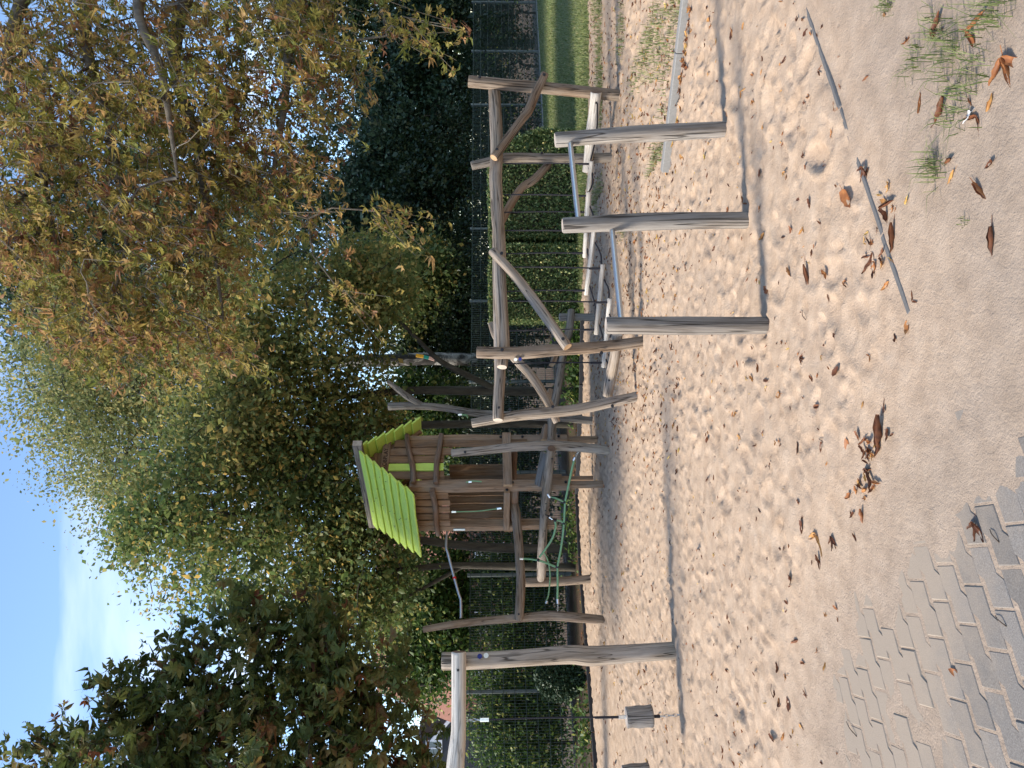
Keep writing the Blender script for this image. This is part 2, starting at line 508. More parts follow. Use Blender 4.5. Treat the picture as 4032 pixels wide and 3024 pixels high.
gy = [1.0]
while gy[-1] < 14.2:
    gy.append(gy[-1] + (0.017 if gy[-1] < 4.2 else 0.017 + 0.0055 * (gy[-1] - 4.2)))
gy = np.array(gy)
GX, GY = np.meshgrid(gx, gy)
H = 0.026 * (vnoise(GX * 0.8, GY * 0.8, 1) - 0.5) + 0.014 * (vnoise(GX * 3, GY * 3, 2) - 0.5) + 0.010 * (vnoise(GX * 8, GY * 8, 3) - 0.5) + 0.006 * (vnoise(GX * 19, GY * 19, 4) - 0.5)
DIM = np.zeros_like(H)
nd = 21000
dx_ = RNG.uniform(-7.5, 8.5, nd); dy_ = 2.6 + (RNG.random(nd) ** 0.8) * 11
for i in range(nd):
    bigd = i % 7 == 0
    L = RNG.uniform(0.07, 0.125) if bigd else RNG.uniform(0.028, 0.066); Wd = L * RNG.uniform(0.4, 0.8); dep = RNG.uniform(0.008, 0.019) if bigd else RNG.uniform(0.005, 0.013)
    a = RNG.uniform(0, math.pi)
    R_ = L * 1.6
    i0, i1 = np.searchsorted(gx, (dx_[i] - R_, dx_[i] + R_)); j0, j1 = np.searchsorted(gy, (dy_[i] - R_, dy_[i] + R_))
    if i1 <= i0 or j1 <= j0: continue
    X_ = GX[j0:j1, i0:i1] - dx_[i]; Y_ = GY[j0:j1, i0:i1] - dy_[i]
    U_ = (X_ * math.cos(a) + Y_ * math.sin(a)) / L; V_ = (-X_ * math.sin(a) + Y_ * math.cos(a)) / Wd
    q = np.sqrt(U_ * U_ + V_ * V_)
    prof = np.where(q < 1, -(1 - q ** 4) * (1 + .35 * U_), 0.0) + 0.5 * np.exp(-((q - 1.12) / 0.2) ** 2)
    DIM[j0:j1, i0:i1] = DIM[j0:j1, i0:i1] * np.where(q < 1, 0.35, 1.0) + dep * prof
yb = np.interp(GX, PAVE_X, PAVE_Y)
sd = (GY - yb) * 0.86                          # >0 in the pit, <0 over the paving
rw = np.clip((GX - .35) / .25, 0, 1); ins = np.clip((sd + 0.02 - .03 * rw) / (0.45 - .40 * rw), 0, 1); ins = ins * ins * (3 - 2 * ins)
pit = 0.018 + H + DIM
cov = 0.0075 + 0.0105 * (vnoise(GX * 2.3, GY * 2.3, 21) - 0.5) + 0.0075 * (vnoise(GX * 6, GY * 6, 22) - 0.5) + 0.0022 * (vnoise(GX * 27, GY * 27, 23) - 0.5)
cov -= 0.015 * np.clip((-sd - 0.05) / 0.75, 0, 1) * (1 - np.clip((GX - 0.05) / 0.5, 0, 1))
cov += 0.008 * np.clip((GX - 0.0) / 0.3, 0, 1)
cov += .0012
cov = np.clip(cov, -0.0028, 0.03)
ZS = pit * ins + cov * (1 - ins)
ZS -= rw * (1 - ins) * .010 * np.exp(-((sd + .03) / .06) ** 2) * (.55 + .8 * vnoise(GX * 2.7 + 4, GY * 2.7, 33))
ye = np.interp(GX, EDGE_X, EDGE_Y)
fade = np.clip((ye + .3 * (GX > 1.3) - GY) / 0.12, 0, 1)
ZS = ZS * fade + (-0.14) * (1 - fade)
# little heaps where posts go in are made by the dimples themselves
ny, nx = ZS.shape
Vs = np.stack([GX, GY, ZS], -1).reshape(-1, 3)
idx = np.arange(ny * nx).reshape(ny, nx)
Fs = np.stack([idx[:-1, :-1], idx[:-1, 1:], idx[1:, 1:], idx[1:, :-1]], -1).reshape(-1, 4)
sand_o = tag(put('sand', rawmesh('sand', Vs, Fs, (SAND,), smooth=True, rnd=np.clip((sd + .45) / .7, 0, 1).ravel())), kind='structure')
sand_o['label'] = 'pale trampled play sand full of footprints'
def hs(x, y):
    i = min(max(int(np.searchsorted(gx, x)), 0), nx - 1); j = min(max(int(np.searchsorted(gy, y)), 0), ny - 1)
    return float(ZS[j, i])

# ---- interlocking concrete pavers, each one a piece of the paving
def paver_mat():
    m, t, b, o = newmat('concrete_paver')
    g = N(t, 'ShaderNodeNewGeometry'); oi = N(t, 'ShaderNodeObjectInfo')
    p = g.outputs['Position']
    n1 = noise(t, p, 220, 3, 0.7); n2 = noise(t, p, 14, 5, 0.65); n3 = noise(t, p, 4.5, 5, 0.6)
    c = ramp(t, n1, [(0.3, (0.09, 0.083, 0.077)), (0.55, (0.15, 0.139, 0.128)), (0.8, (0.26, 0.243, 0.222))])
    hv = N(t, 'ShaderNodeHueSaturation'); mr = N(t, 'ShaderNodeMapRange'); mr.inputs[3].default_value = 0.85; mr.inputs[4].default_value = 1.2
    t.links.new(oi.outputs['Random'], mr.inputs[0]); t.links.new(mr.outputs[0], hv.inputs['Value']); t.links.new(c, hv.inputs['Color'])
    d = mixc(t, 0.5, n2, n3)
    sx = N(t, 'ShaderNodeSeparateXYZ'); t.links.new(p, sx.inputs[0])
    dl = N(t, 'ShaderNodeMath', operation='MULTIPLY_ADD'); dl.inputs[1].default_value = 0.1; t.links.new(sx.outputs[0], dl.inputs[0])
    dy2 = N(t, 'ShaderNodeMath', operation='MULTIPLY_ADD'); dy2.inputs[1].default_value = 1.5; dy2.inputs[2].default_value = -3.72; t.links.new(sx.outputs[1], dy2.inputs[0])
    t.links.new(dy2.outputs[0], dl.inputs[2])
    da = N(t, 'ShaderNodeMath', operation='MULTIPLY_ADD'); da.inputs[1].default_value = 1.5; t.links.new(d, da.inputs[0]); t.links.new(dl.outputs[0], da.inputs[2])
    c = mixc(t, ramp(t, da.outputs[0], [(0.2, (0.16, 0.16, 0.16)), (0.9, (0.97, 0.97, 0.97))]), hv.outputs[0], mixc(t, n1, (0.22, 0.175, 0.132), (0.32, 0.26, 0.20)))
    t.links.new(c, b.inputs['Base Color']); bump(t, b, n1, 0.4, 0.004)
    return m
PAVER = paver_mat()
def paver_mesh():
    Lp, Wp, k, g_ = 0.2, 0.1, 0.024, 0.004
    top = [(0, 0), (Lp * .40, 0), (Lp * .60, k), (Lp, k)]
    out = [(x, y) for x, y in top] + [(x, y + Wp) for x, y in reversed(top)]
    out = [(x + (0.012 if i >= 4 else -0.012), y) for i, (x, y) in enumerate(out)]
    cx, cy = Lp / 2, Wp / 2 + k / 2
    def inset(d):
        r = []
        for x, y in out:
            vx, vy = x - cx, y - cy
            r.append((x - math.copysign(min(d, abs(vx)), vx) , y - math.copysign(min(d, abs(vy)), vy)))
        return r
    V = [(x, y, -0.06) for x, y in inset(g_ / 2)] + [(x, y, -0.005) for x, y in inset(g_ / 2)] + [(x, y, 0.0) for x, y in inset(g_ / 2 + 0.005)]
    n = 8; F = []
    for r in range(2):
        for i in range(n):
            j = (i + 1) % n
            F.append((r * n + i, r * n + j, (r + 1) * n + j, (r + 1) * n + i))
    F.append(tuple(range(16, 24)))
    return rawmesh('paver', V, F, (PAVER,)), Lp, Wp, k
pm, Lp, Wp, kk = paver_mesh()
pave = thing('paving', 'grey interlocking concrete paving half buried under drifted sand', None)
pave['kind'] = 'structure'
ang = math.radians(29.5)
ca, sa = math.cos(ang), math.sin(ang)
npv = 0
for r in range(-16, 22):
    for q in range(-18, 14):
        lx = q * Lp + (0.5 * Lp if r % 2 else 0); ly = r * Wp + q * kk + (0.5 * kk if r % 2 else 0)
        x = 0.2 + ca * lx - sa * ly; y = 2.3 + sa * lx + ca * ly
        if -2.1 < x < 0.32 - .25 * max(0, y - 2.3) and 1.75 < y < float(np.interp(x, PAVE_X, PAVE_Y)) - 0.02 and npv < 300:
            put('paver', pm, pave, (x, y, RNG.uniform(-0.0025, 0.0015)), (RNG.normal(0, 0.006), RNG.normal(0, 0.006), ang + RNG.normal(0, 0.006)))
            npv += 1

# ---- kerbs
CONC = flat('kerb_concrete', (0.22, 0.21, 0.195), 0.9, 0, 0.3, 60)
def kerb_run(root, name, pts, w=0.06, h=0.22, top=0.02, piece=1.0, gap=0.006):
    pts = [Vector((x, y, 0)) for x, y in pts]
    for a, b in zip(pts[:-1], pts[1:]):
        L = (b - a).length; n = max(1, round(L / piece)); d = (b - a) / n
        for i in range(n):
            u = d.normalized() * gap / 2
            z = top - h / 2 + random.uniform(-0.004, 0.004)
            p0 = a + d * i + u + Vector((0, 0, z)); p1 = a + d * (i + 1) - u + Vector((0, 0, z + random.uniform(-.003, .003)))
            plank(root, name, p0, p1, (0, 0, 1), h, w, (CONC, CONC), segs=2, chamfer=0.006)
kb = thing('kerb', 'grey concrete kerb stones along the grassy edge', None); kb['kind'] = 'structure'
kerb_run(kb, 'kerb_stone', [(1.75, 6.33), (2.52, 5.83), (3.35, 5.27), (4.9, 4.25)], w=0.075, top=0.075, piece=0.9)
CONC, CONC_ = flat('dark_edging', (0.115, 0.11, 0.105), 0.9, 0, 0.3, 60), CONC
kb2 = thing('kerb', 'half buried concrete edging where sand meets paving', None); kb2['kind'] = 'structure'
kerb_run(kb2, 'edging_stone', [(0.24, 2.688), (0.555, 2.872), (1.758, 3.562), (3.888, 4.772)], w=0.03, top=0.0145, piece=0.7)
kerb_run(kb2, 'edging_stone', [(0.2, 2.66), (-0.5, 3.12), (-1.2, 3.58)], w=0.06, top=-0.004, piece=0.8)
CONC = CONC_
RUB = flat('black_rubber_edge', (0.03, 0.03, 0.033), 0.7)
kb3 = thing('kerb', 'black rubber edging between sand and planted bed by fence', None); kb3['kind'] = 'structure'
for (x0, y0), (x1, y1) in zip(list(zip(EDGE_X, EDGE_Y))[1:6], list(zip(EDGE_X, EDGE_Y))[2:7]):
    n = max(1, round(math.hypot(x1 - x0, y1 - y0) / 1.2))
    for i in range(n):
        a = Vector((x0 + (x1 - x0) * i / n, y0 + (y1 - y0) * i / n, 0.0)); b = Vector((x0 + (x1 - x0) * (i + .985) / n, y0 + (y1 - y0) * (i + .985) / n, 0.0))
        plank(kb3, 'edging_board', a + Vector((0, .03, random.uniform(0, .012))), b + Vector((0, .03, random.uniform(0, .012))), (0, 0, 1), 0.10, 0.045, (RUB, RUB), segs=2)

# ---- lawn
def lawn_mat():
    m, t, b, o = newmat('lawn_turf')
    g = N(t, 'ShaderNodeNewGeometry'); p = g.outputs['Position']
    n1 = noise(t, p, 0.9, 5, 0.6); n2 = noise(t, mapping(t, p, (60, 60, 60)), 1, 3, 0.7)
    c = ramp(t, n2, [(0.3, (0.10, 0.125, 0.04)), (0.6, (0.185, 0.21, 0.075)), (0.8, (0.27, 0.275, 0.12))])
    c = mixc(t, ramp(t, n1, [(0.45, (0, 0, 0)), (0.7, (0.5, 0.5, 0.5))]), c, (0.16, 0.14, 0.06))
    t.links.new(c, b.inputs['Base Color']); bump(t, b, n2, 0.7, 0.03)
    return m
lx = np.linspace(1.0, 26, 90); ly_ = np.linspace(0, 1, 40)
LV = []
for v in ly_:
    for x in lx:
        y0 = np.interp(x, EDGE_X, EDGE_Y) + 0.06; y1 = 16.9 + 0.523 * x + 0.3
        y = y0 + (y1 - y0) * v
        LV.append((x, y, -.01 + .03 * min(1, v * 8) + 0.02 * float(vnoise(np.array(x * .7), np.array(y * .7), 8))))
idx = np.arange(40 * 90).reshape(40, 90)
LF = np.stack([idx[:-1, :-1], idx[:-1, 1:], idx[1:, 1:], idx[1:, :-1]], -1).reshape(-1, 4)
tag(put('lawn', rawmesh('lawn', LV, LF, (lawn_mat(),), smooth=True)), kind='structure')
GRASSM = leafmat('grass_blade', [(0.0, (0.095, 0.13, 0.035)), (0.5, (0.16, 0.20, 0.062)), (0.85, (0.25, 0.26, 0.11)), (1.0, (0.40, 0.34, 0.18))], 0.3)
def blades(name, pts, hmin, hmax, wid, lean=0.5, seg=2, rnd=None, mat=None):
    n = len(pts); pts = np.asarray(pts)
    hgt = RNG.uniform(hmin, hmax, n); az = RNG.uniform(0, 2 * math.pi, n); ln = np.abs(RNG.normal(0, lean, n)) * hgt
    d = np.stack([np.cos(az), np.sin(az), np.zeros(n)], 1); s = np.stack([-np.sin(az), np.cos(az), np.zeros(n)], 1)
    up = np.array([0, 0, 1.0])
    w = wid * RNG.uniform(0.6, 1.3, n)
    b0 = pts + s * w[:, None] / 2; b1 = pts - s * w[:, None] / 2
    mid = pts + up * (hgt * 0.6)[:, None] + d * (ln * 0.3)[:, None]
    m0 = mid + s * w[:, None] * .4; m1 = mid - s * w[:, None] * .4
    tip = pts + up * (hgt * np.clip(1 - ln / hgt * .35, .3, 1))[:, None] + d * ln[:, None]
    V = np.stack([b0, b1, m0, m1, tip], 1).reshape(-1, 3)
    o = np.arange(n)[:, None] * 5
    F = np.concatenate([o + np.array([[0, 1, 3]]), o + np.array([[0, 3, 2]]), o + np.array([[2, 3, 4]])], 0)
    r = RNG.random(n) if rnd is None else rnd
    return rawmesh(name, V, F, (mat or GRASSM,), rnd=np.repeat(r, 5))
pts = []
while len(pts) < 60000:
    x = RNG.uniform(1.2, 15); y0 = np.interp(x, EDGE_X, EDGE_Y) + 0.1; y = RNG.uniform(y0, 16.9 + .523 * x)
    if abs(x / y) < 0.62 and RNG.random() < (12.0 / y): pts.append((x, y, 0.015))
tag(put('grass', blades('grass', pts, 0.025, 0.075, 0.011, 0.5)), 'short green lawn grass in front of the fence', 'grass', kind='stuff')
pts = []
while len(pts) < 9000:
    x = RNG.uniform(1.6, 6.5); kx = np.interp(x, [1.75, 2.52, 3.35, 4.9, 7], [6.33, 5.83, 5.27, 4.25, 2.8]); y = RNG.uniform(kx + 0.06, 10.9)
    f = vnoise(np.array(x * 1.3), np.array(y * 1.3), 41) * 0.75 + 0.5 * np.exp(-(y - kx - .45) ** 2 / .35) * (x > 1.9) + (0.35 if y > 9.9 and x > 2.5 else 0)
    if RNG.random() < (f - 0.52) * 2.2: pts.append((x, y, hs(x, y) - 0.004))
tag(put('grass', blades('grass', pts, 0.03, 0.08, 0.007, 0.6, rnd=RNG.random(len(pts)) ** .6)), 'sparse grass behind the concrete kerb among fallen leaves', 'grass', kind='stuff')

# ================================================================== PLAY EQUIPMENT
def gz(px, py):
    g = G(px, py, 0.015); return g
def postpath(pix, d, sink=0.25):
    """pix: list of (px,py) from base to top at distance d of the base; adds a buried end"""
    pts = [P(a, b, d) for a, b in pix]
    return [pts[0] + (pts[0] - pts[1]).normalized() * sink] + pts
def gd(px, py): return G(px, py, 0.015).y

# ---- pull-up bars (three grey posts in the foreground)
pb_loc = G(2944, 870)
pull = thing('pull_up_bars', 'stepped pull-up bars on three short grey posts in the foreground sand', 'pull-up bars', (pb_loc.x, pb_loc.y, 0))
dN1, dN2, dN3 = gd(3014, 1281), gd(2940, 866), gd(2855, 509)
log(pull, 'post', postpath([(3014, 1281), (2700, 1283), (2385, 1281)], dN1), [0.05, 0.05, 0.048, 0.047], GREYM, n=18, seed=1)
log(pull, 'post', postpath([(2940, 866), (2600, 872), (2214, 888)], dN2), [0.05, 0.05, 0.049, 0.047], GREYM, n=18, seed=2)
log(pull, 'post', postpath([(2855, 509), (2500, 528), (2185, 552)], dN3), [0.051, 0.051, 0.05, 0.048], GREYM, n=18, seed=3)
a1, b1 = P(2408, 888, dN2), P(2446, 1262, dN1)
tube(pull, 'bar', [a1, b1], 0.0165, STEEL, n=14)
a2, b2 = P(2243, 545, dN3), P(2277, 868, dN2)
tube(pull, 'bar', [a2, b2], 0.0165, STEEL, n=14)
for p_, d_ in ((P(2408, 905, dN2), dN2), (P(2243, 566, dN3), dN3)):
    bolt(pull, p_ + Vector((-0.047, -0.03, -0.012)), (-0.6, -1, 0), 0.8)

# ---- hanging-rung bridge between four leaning posts
br_loc = G(2532, 1346)
bridge = thing('swinging_rung_bridge', 'swinging rung bridge of crossed logs with pale rungs on black ropes', 'climbing frame', (br_loc.x, br_loc.y, 0))
dP1, dP2, dP3, dP4 = gd(2435, 376), gd(2408, 620), gd(2532, 1346), gd(2505, 1563)
def fd(py): return 1 / np.interp(py, [347, 1358], [1 / (dP1 + 0.08), 1 / (dP3 + 0.115)]) if 347 <= py <= 1358 else 1 / (1 / (dP1 + .08) + (py - 347) / 1011 * (1 / (dP3 + .115) - 1 / (dP1 + .08)))
def rd(py): return 1 / (1 / (dP2 - 0.02) + (py - 622) / 1020 * (1 / (dP4 - 0.1) - 1 / (dP2 - 0.02)))
log(bridge, 'post', postpath([(2435, 376), (2300, 362), (2130, 345), (1990, 334), (1844, 320)], dP1), [.068, .068, .066, .066, .065, .064], LOGB, n=16, seed=11)
log(bridge, 'post', postpath([(2408, 620), (2258, 624), (2135, 623), (1991, 622), (1929, 637), (1856, 652)], dP2), [.062, .06, .06, .056, .058, .056, .052], LOGM, n=16, seed=12)
log(bridge, 'post', postpath([(2532, 1346), (2375, 1365), (2206, 1377), (2037, 1390), (1876, 1386)], dP3), [.056, .056, .056, .057, .062, .055], LOGB, n=16, seed=13)
log(bridge, 'post', postpath([(2505, 1563), (2399, 1585), (2279, 1611), (2172, 1623), (2062, 1633), (1989, 1644), (1857, 1667)], dP4), [.052, .052, .054, .056, .054, .053, .05, .048], LOGM, n=16, seed=14)
fb = [(1944, 342), (1950, 435), (1955, 529), (1957, 611), (1952, 700), (1955, 758), (1959, 846), (1967, 964), (1969, 1093), (1977, 1238), (1984, 1358), (1977, 1446)]
log(bridge, 'top_beam', [P(a, b, fd(b)) for a, b in fb], [.066, .068, .066, .068, .07, .068, .066, .062, .06, .063, .064, .056], LOGM, n=16, sub=4, rough=.06, seed=15)
log(bridge, 'top_beam', [P(a, b, rd(b)) for a, b in [(1958, 575), (1957, 800), (1960, 1100), (1966, 1350), (1969, 1480), (1964, 1560), (1961, 1655)]], [.06, .06, .06, .06, .058, .056, .052], LOGM, n=14, seed=16)
log(bridge, 'cross_log', [P(2347, 362, dP1 - .13), P(2335, 470, dP1 + .06), P(2321, 580, dP2 - .16), P(2310, 678, dP2 - .02)], [.062, .064, .06, .052], PALE, n=14, seed=17)
log(bridge, 'cross_log', [P(2430, 1318, dP3 + .06), P(2421, 1400, dP3 + .16), P(2404, 1490, dP4 + .06), P(2392, 1562, dP4 + .115)], [.052, .054, .056, .05], LOGM, n=14, seed=18)
log(bridge, 'brace', [P(2147, 288, dP1 - .13), P(2111, 365, dP1 - .13), P(2080, 437, dP1 - .2), P(2045, 482, fd(482) - .14), P(1944, 622, fd(622) - .13)], [.044, .05, .053, .048, .047], LOGB, n=14, seed=19)
log(bridge, 'brace', [P(2160, 645, dP2 + .09), P(2106, 705, rd(705) + .12), P(2053, 741, rd(741) + .12), P(2017, 794, rd(794) + .12), P(1968, 885, rd(885) + .12)], [.046, .05, .048, .048, .045], LOGB, n=14, seed=20)
log(bridge, 'brace', [P(1936, 985, fd(985) - .115), P(2012, 1068, fd(1060) - .12), P(2086, 1160, fd(1160) - .12), P(2235, 1367, dP3 - .1)], [.044, .05, .052, .05], (MW['log'], MW['end']), n=16, seed=21)
log(bridge, 'brace', [P(1934, 1272, rd(1272) + .11), P(1958, 1330, rd(1330) + .11), P(2028, 1411, rd(1411) + .12), P(2095, 1483, dP4 + .14), P(2153, 1575, dP4 + .11), P(2193, 1664, dP4 + .09)], [.036, .044, .046, .048, .046, .04], (MW['log'], MW['end']), n=14, seed=22)
for q, d in ((P(1977, 1378, dP3), .062), (P(2365, 1390, dP3), .056), (P(2215, 1335, dP3 - .1), .05), (P(1975, 1000, fd(1000) - .115), .048), (P(1964, 1605, rd(1600)), .053), (P(2008, 1612, dP4), .054), (P(2175, 1600, dP4), .054), (P(2408, 1598, dP4), .052), (P(2142, 301, dP1 - .13), .048), (P(1957, 594, fd(594) - .13), .048), (P(1889, 312, dP1), .064), (P(2132, 608, dP2), .056), (P(2344, 412, dP1 - .05), .06)):
    bolt(bridge, q + Vector((0, -d, 0)), (0, -1, 0.05))
# two enamel discs on the near left post
for (a, b), mt in (((2047, 1401), BLUE), ((2029, 1403), WHITE)):
    p_ = P(a, b, dP3)
    me = sweep('trail_disc', [p_ + Vector((-.03, -.046, 0)), p_ + Vector((-.034, -.056, 0))], lambda i, t: np.stack([.017 * np.cos(np.arange(14) * .4488), .017 * np.sin(np.arange(14) * .4488)], 1), (mt,), ORG[bridge.name], chamfer=0)
    put('trail_disc', me, bridge)
def rope(parent, pts, r, mat=ROPEB, n=6, sub=3, name='rope'):
    return tube(parent, name, pts, r, mat, n=n, sub=sub)
rungs = [((2329, 632), (2309, 850)), ((2317, 755), (2302, 1014)), ((2340, 896), (2308, 1162)), ((2374, 1040), (2347, 1317)), ((2402, 1174), (2377, 1447))]
prevF = P(2345, 405, dP1 - .1); prevR = P(2312, 660, dP2 - .1)
R_objs = []
for k, (a, b) in enumerate(rungs):
    pf = P(a[0], a[1], fd(a[1])); pr = P(b[0], b[1], rd(b[1]))
    o = log(bridge, 'swinging_rung', [pf, pf.lerp(pr, .5) + Vector((0, 0, random.uniform(-.004, .004))), pr], [.0265, .027, .026], PALE, n=12, rough=.03, seed=30 + k)
    ef = pf.lerp(pr, .06); er = pf.lerp(pr, .93)
    tf = P(1985, a[1] + 12, fd(a[1])); tr = P(1985, b[1] - 14, rd(b[1]))
    for e, tp in ((ef, tf), (er, tr)):
        rope(o, [Vector((tp.x, tp.y, tp.z)), (tp + e) / 2 + Vector((.008, 0, 0)), e + Vector((0, 0, .02))], 0.0075)
        rope(o, [e + Vector((0, 0, .14)), e + Vector((0, 0, .018))], 0.0125, name='rope_sleeve')
    nf, nr = pf.lerp(pr, .2), pf.lerp(pr, .84)
    for s_, e_ in ((prevF, ef), (prevR, er)):
        rope(o, [s_ + Vector((0, 0, -.02)), (s_ + e_) / 2 + Vector((0, 0, -.035)), e_ + Vector((0, 0, .015))], 0.0085)
    prevF, prevR = nf, nr
for s_, e_ in ((prevF, P(2404, 1330, dP3 + .15)), (prevR, P(2398, 1500, dP4))):
    rope(bridge, [s_, (s_ + e_) / 2 + Vector((0, 0, -.03)), e_], 0.0085)

# ---- post and beam with swinging stumps, left
dS = gd(2650, 2561)
s_loc = G(2650, 2561)
stand = thing('stump_swing_frame', 'thick pale post carrying a whitish beam with stumps hung below', 'play frame', (s_loc.x, s_loc.y, 0))
log(stand, 'post', postpath([(2650, 2561), (2476, 2573), (2330, 2583), (2250, 2578), (2128, 2586), (1970, 2597), (1843, 2602), (1739, 2603)], dS), [.07, .07, .072, .078, .074, .071, .07, .068, .066], (MW['log'], MW['endp']), n=20, sub=6, rough=.045, seed=41)
sb = [(1806, 2566), (1806, 2640), (1806, 2760), (1805, 2880), (1798, 2960), (1793, 3030), (1800, 3150), (1800, 3500), (1800, 3900)]
log(stand, 'top_beam', [P(a, b, dS - .14 - .15 * (b - 2566) / 460) for a, b in sb], [.058, .058, .056, .057, .066, .07, .06, .06, .06], (MW['pale'], MW['endd']), n=18, sub=6, rough=.04, seed=42)
bolt(stand, P(1805, 2626, dS - .15) + Vector((0, -.058, 0)))
for (a, b), mt in (((1889, 2584), BLUE), ((1914, 2581), WHITE)):
    p_ = P(a, b, dS - .066)
    me = sweep('trail_disc', [p_, p_ + Vector((.003, -.008, 0))], lambda i, t: np.stack([.02 * np.cos(np.arange(16) * .3927), .02 * np.sin(np.arange(16) * .3927)], 1), (mt,), ORG[stand.name], chamfer=0)
    put('trail_disc', me, stand)
def chain(parent, a, b, r=0.009, wire=0.0028, mat=STEEL):
    a, b = Vector(a), Vector(b)
    L = (b - a).length; n = max(1, int(L / 0.03))
    V, F = [], []
    d = (b - a).normalized(); x = d.orthogonal().normalized(); y = d.cross(x)
    org = ORG[parent.name]
    for i in range(n):
        c = a + (b - a) * ((i + .5) / n); s_ = x if i % 2 else y; nn = y if i % 2 else x
        base = len(V); m_ = 10
        for j in range(m_):
            th = j * 2 * math.pi / m_
            cen = c + d * (math.cos(th) * L / n * .62) + s_ * (math.sin(th) * r)
            rad = (d * math.cos(th) + s_ * math.sin(th)).normalized()
            for q in range(4):
                ph = q * math.pi / 2
                V.append(cen + rad * (wire * math.cos(ph)) + nn * (wire * math.sin(ph)) - org)
        for j in range(m_):
            j2 = (j + 1) % m_
            for q in range(4):
                q2 = (q + 1) % 4
                F.append((base + j * 4 + q, base + j2 * 4 + q, base + j2 * 4 + q2, base + j * 4 + q2))
    return put('chain', rawmesh('chain', V, F, (mat,)), parent)
def stump(label, cx, cy, d, top_px):
    c = P(cx, cy, d); g = Vector((c.x, c.y, hs(c.x, c.y)))
    t_ = thing('swinging_stump', label, 'stump', (c.x, c.y, 0), group='stumps hanging from the swing beam')
    z0, z1 = c.z - .105, c.z + .105
    log(t_, 'stump', [Vector((c.x + .004, c.y, z0)), Vector((c.x, c.y, c.z)), Vector((c.x - .004, c.y, z1))], [.086, .084, .08], (MW['grey'], MW['endp']), n=20, rough=.035, seed=int(cy))
    zt = P(top_px, cy, d).z
    rope(t_, [Vector((c.x, c.y, z1 + .05)), Vector((c.x + .006, c.y, (z1 + zt) / 2)), Vector((c.x, c.y, zt - .16))], .0075)
    rope(t_, [Vector((c.x, c.y, z1 + .05)), Vector((c.x, c.y, z1 + .25))], .011, name='rope_sleeve')
    tube(t_, 'ferrule', [Vector((c.x, c.y, z1 - .005)), Vector((c.x, c.y, z1 + .06))], .015, ALU, n=12)
    tube(t_, 'ferrule', [Vector((c.x, c.y, zt - .17)), Vector((c.x, c.y, zt - .10))], .016, ALU, n=12)
    chain(t_, (c.x, c.y, zt - .1), (c.x, c.y, zt + .02), r=.011, wire=.004)
    tube(t_, 'rope_sleeve', [Vector((c.x, c.y, z0 + .004)), Vector((c.x, c.y, z0 - .06))], .013, ROPEB, n=10)
    chain(t_, (c.x, c.y, z0 - .06), (c.x + .01, c.y, g.z - .02))
stump('whole grey stump hanging on a rope from the pale beam', 2517, 2822, 6.08, 1840)
stump('grey stump cut off by the bottom edge of the photo beneath the beam', 2504, 3052, 5.98, 1840)

# ---- balance beams, posts, handrail and green rope net left of the tower
dQ1, dQ2, dQ3 = gd(2399, 1774), gd(2325, 2281), gd(2378, 2441)
q_loc = G(2378, 2441)
course = thing('balance_beam_course', 'weathered log balance beams on crooked posts left of the playhouse', 'balance beam', (q_loc.x, q_loc.y, 0))
log(course, 'post', postpath([(2399, 1774), (2277, 1761), (2168, 1755), (2032, 1760), (1897, 1774), (1777, 1784)], dQ1), [.058, .058, .06, .058, .056, .055, .05], LOGM, n=16, seed=51)
log(course, 'post', postpath([(2325, 2281), (2200, 2290), (2056, 2293)], dQ2), [.066, .066, .066, .066], LOGB, n=14, seed=52)
log(course, 'post', postpath([(2378, 2441), (2254, 2431), (2159, 2425), (2033, 2434), (1906, 2445), (1780, 2460), (1666, 2479)], dQ3), [.056, .056, .06, .061, .058, .053, .048, .042], LOGB, n=16, seed=53)
def ld(py): return 1 / (1 / (dQ1 - .12) + (py - 1769) / 509 * (1 / (dQ2 - .05) - 1 / (dQ1 - .12)))
log(course, 'lower_beam', [P(a, b, ld(b)) for a, b in [(2171, 1766), (2163, 1826), (2152, 1934), (2144, 2015), (2139, 2097), (2135, 2178), (2132, 2260), (2130, 2279)]], [.055, .057, .058, .06, .06, .066, .066, .062], (MW['log'], MW['endd']), n=16, seed=54)
log(course, 'upper_beam', [P(2020, 1965, 10.45), P(2032, 2029, 10.42), P(2040, 2120, 10.35), P(2045, 2200, 10.28), P(2051, 2287, 10.2), P(2046, 2390, dQ3 - .13), P(2042, 2440, dQ3 - .13)], [.06, .06, .06, .062, .062, .06, .056], LOGB, n=16, seed=55)
bolt(course, P(1832, 1778, dQ1) + Vector((0, -.055, 0))); bolt(course, P(2043, 2412, dQ3 - .13) + Vector((0, -.06, 0)))
for a, b in ((2172, 1800), (2148, 1976), (2146, 2003), (2143, 2083), (2143, 2123)):
    bolt(course, P(a, b, ld(b)) + Vector((-.01, -.06, 0)), s=.8)
hr = [P(1764, 2088, 10.75), P(1758, 2112, 10.7), P(1757, 2156, 10.62), P(1764, 2180, 10.58), P(1780, 2243, 10.48), P(1806, 2338, 10.3), P(1814, 2365, 10.25), P(1815, 2434, dQ3 - .02)]
o = tube(course, 'handrail', hr, .017, STEEL, n=12, sub=4)
tube(o, 'red_band', [P(1788, 2272, 10.43), P(1791, 2281, 10.415)], .023, RED, n=12)
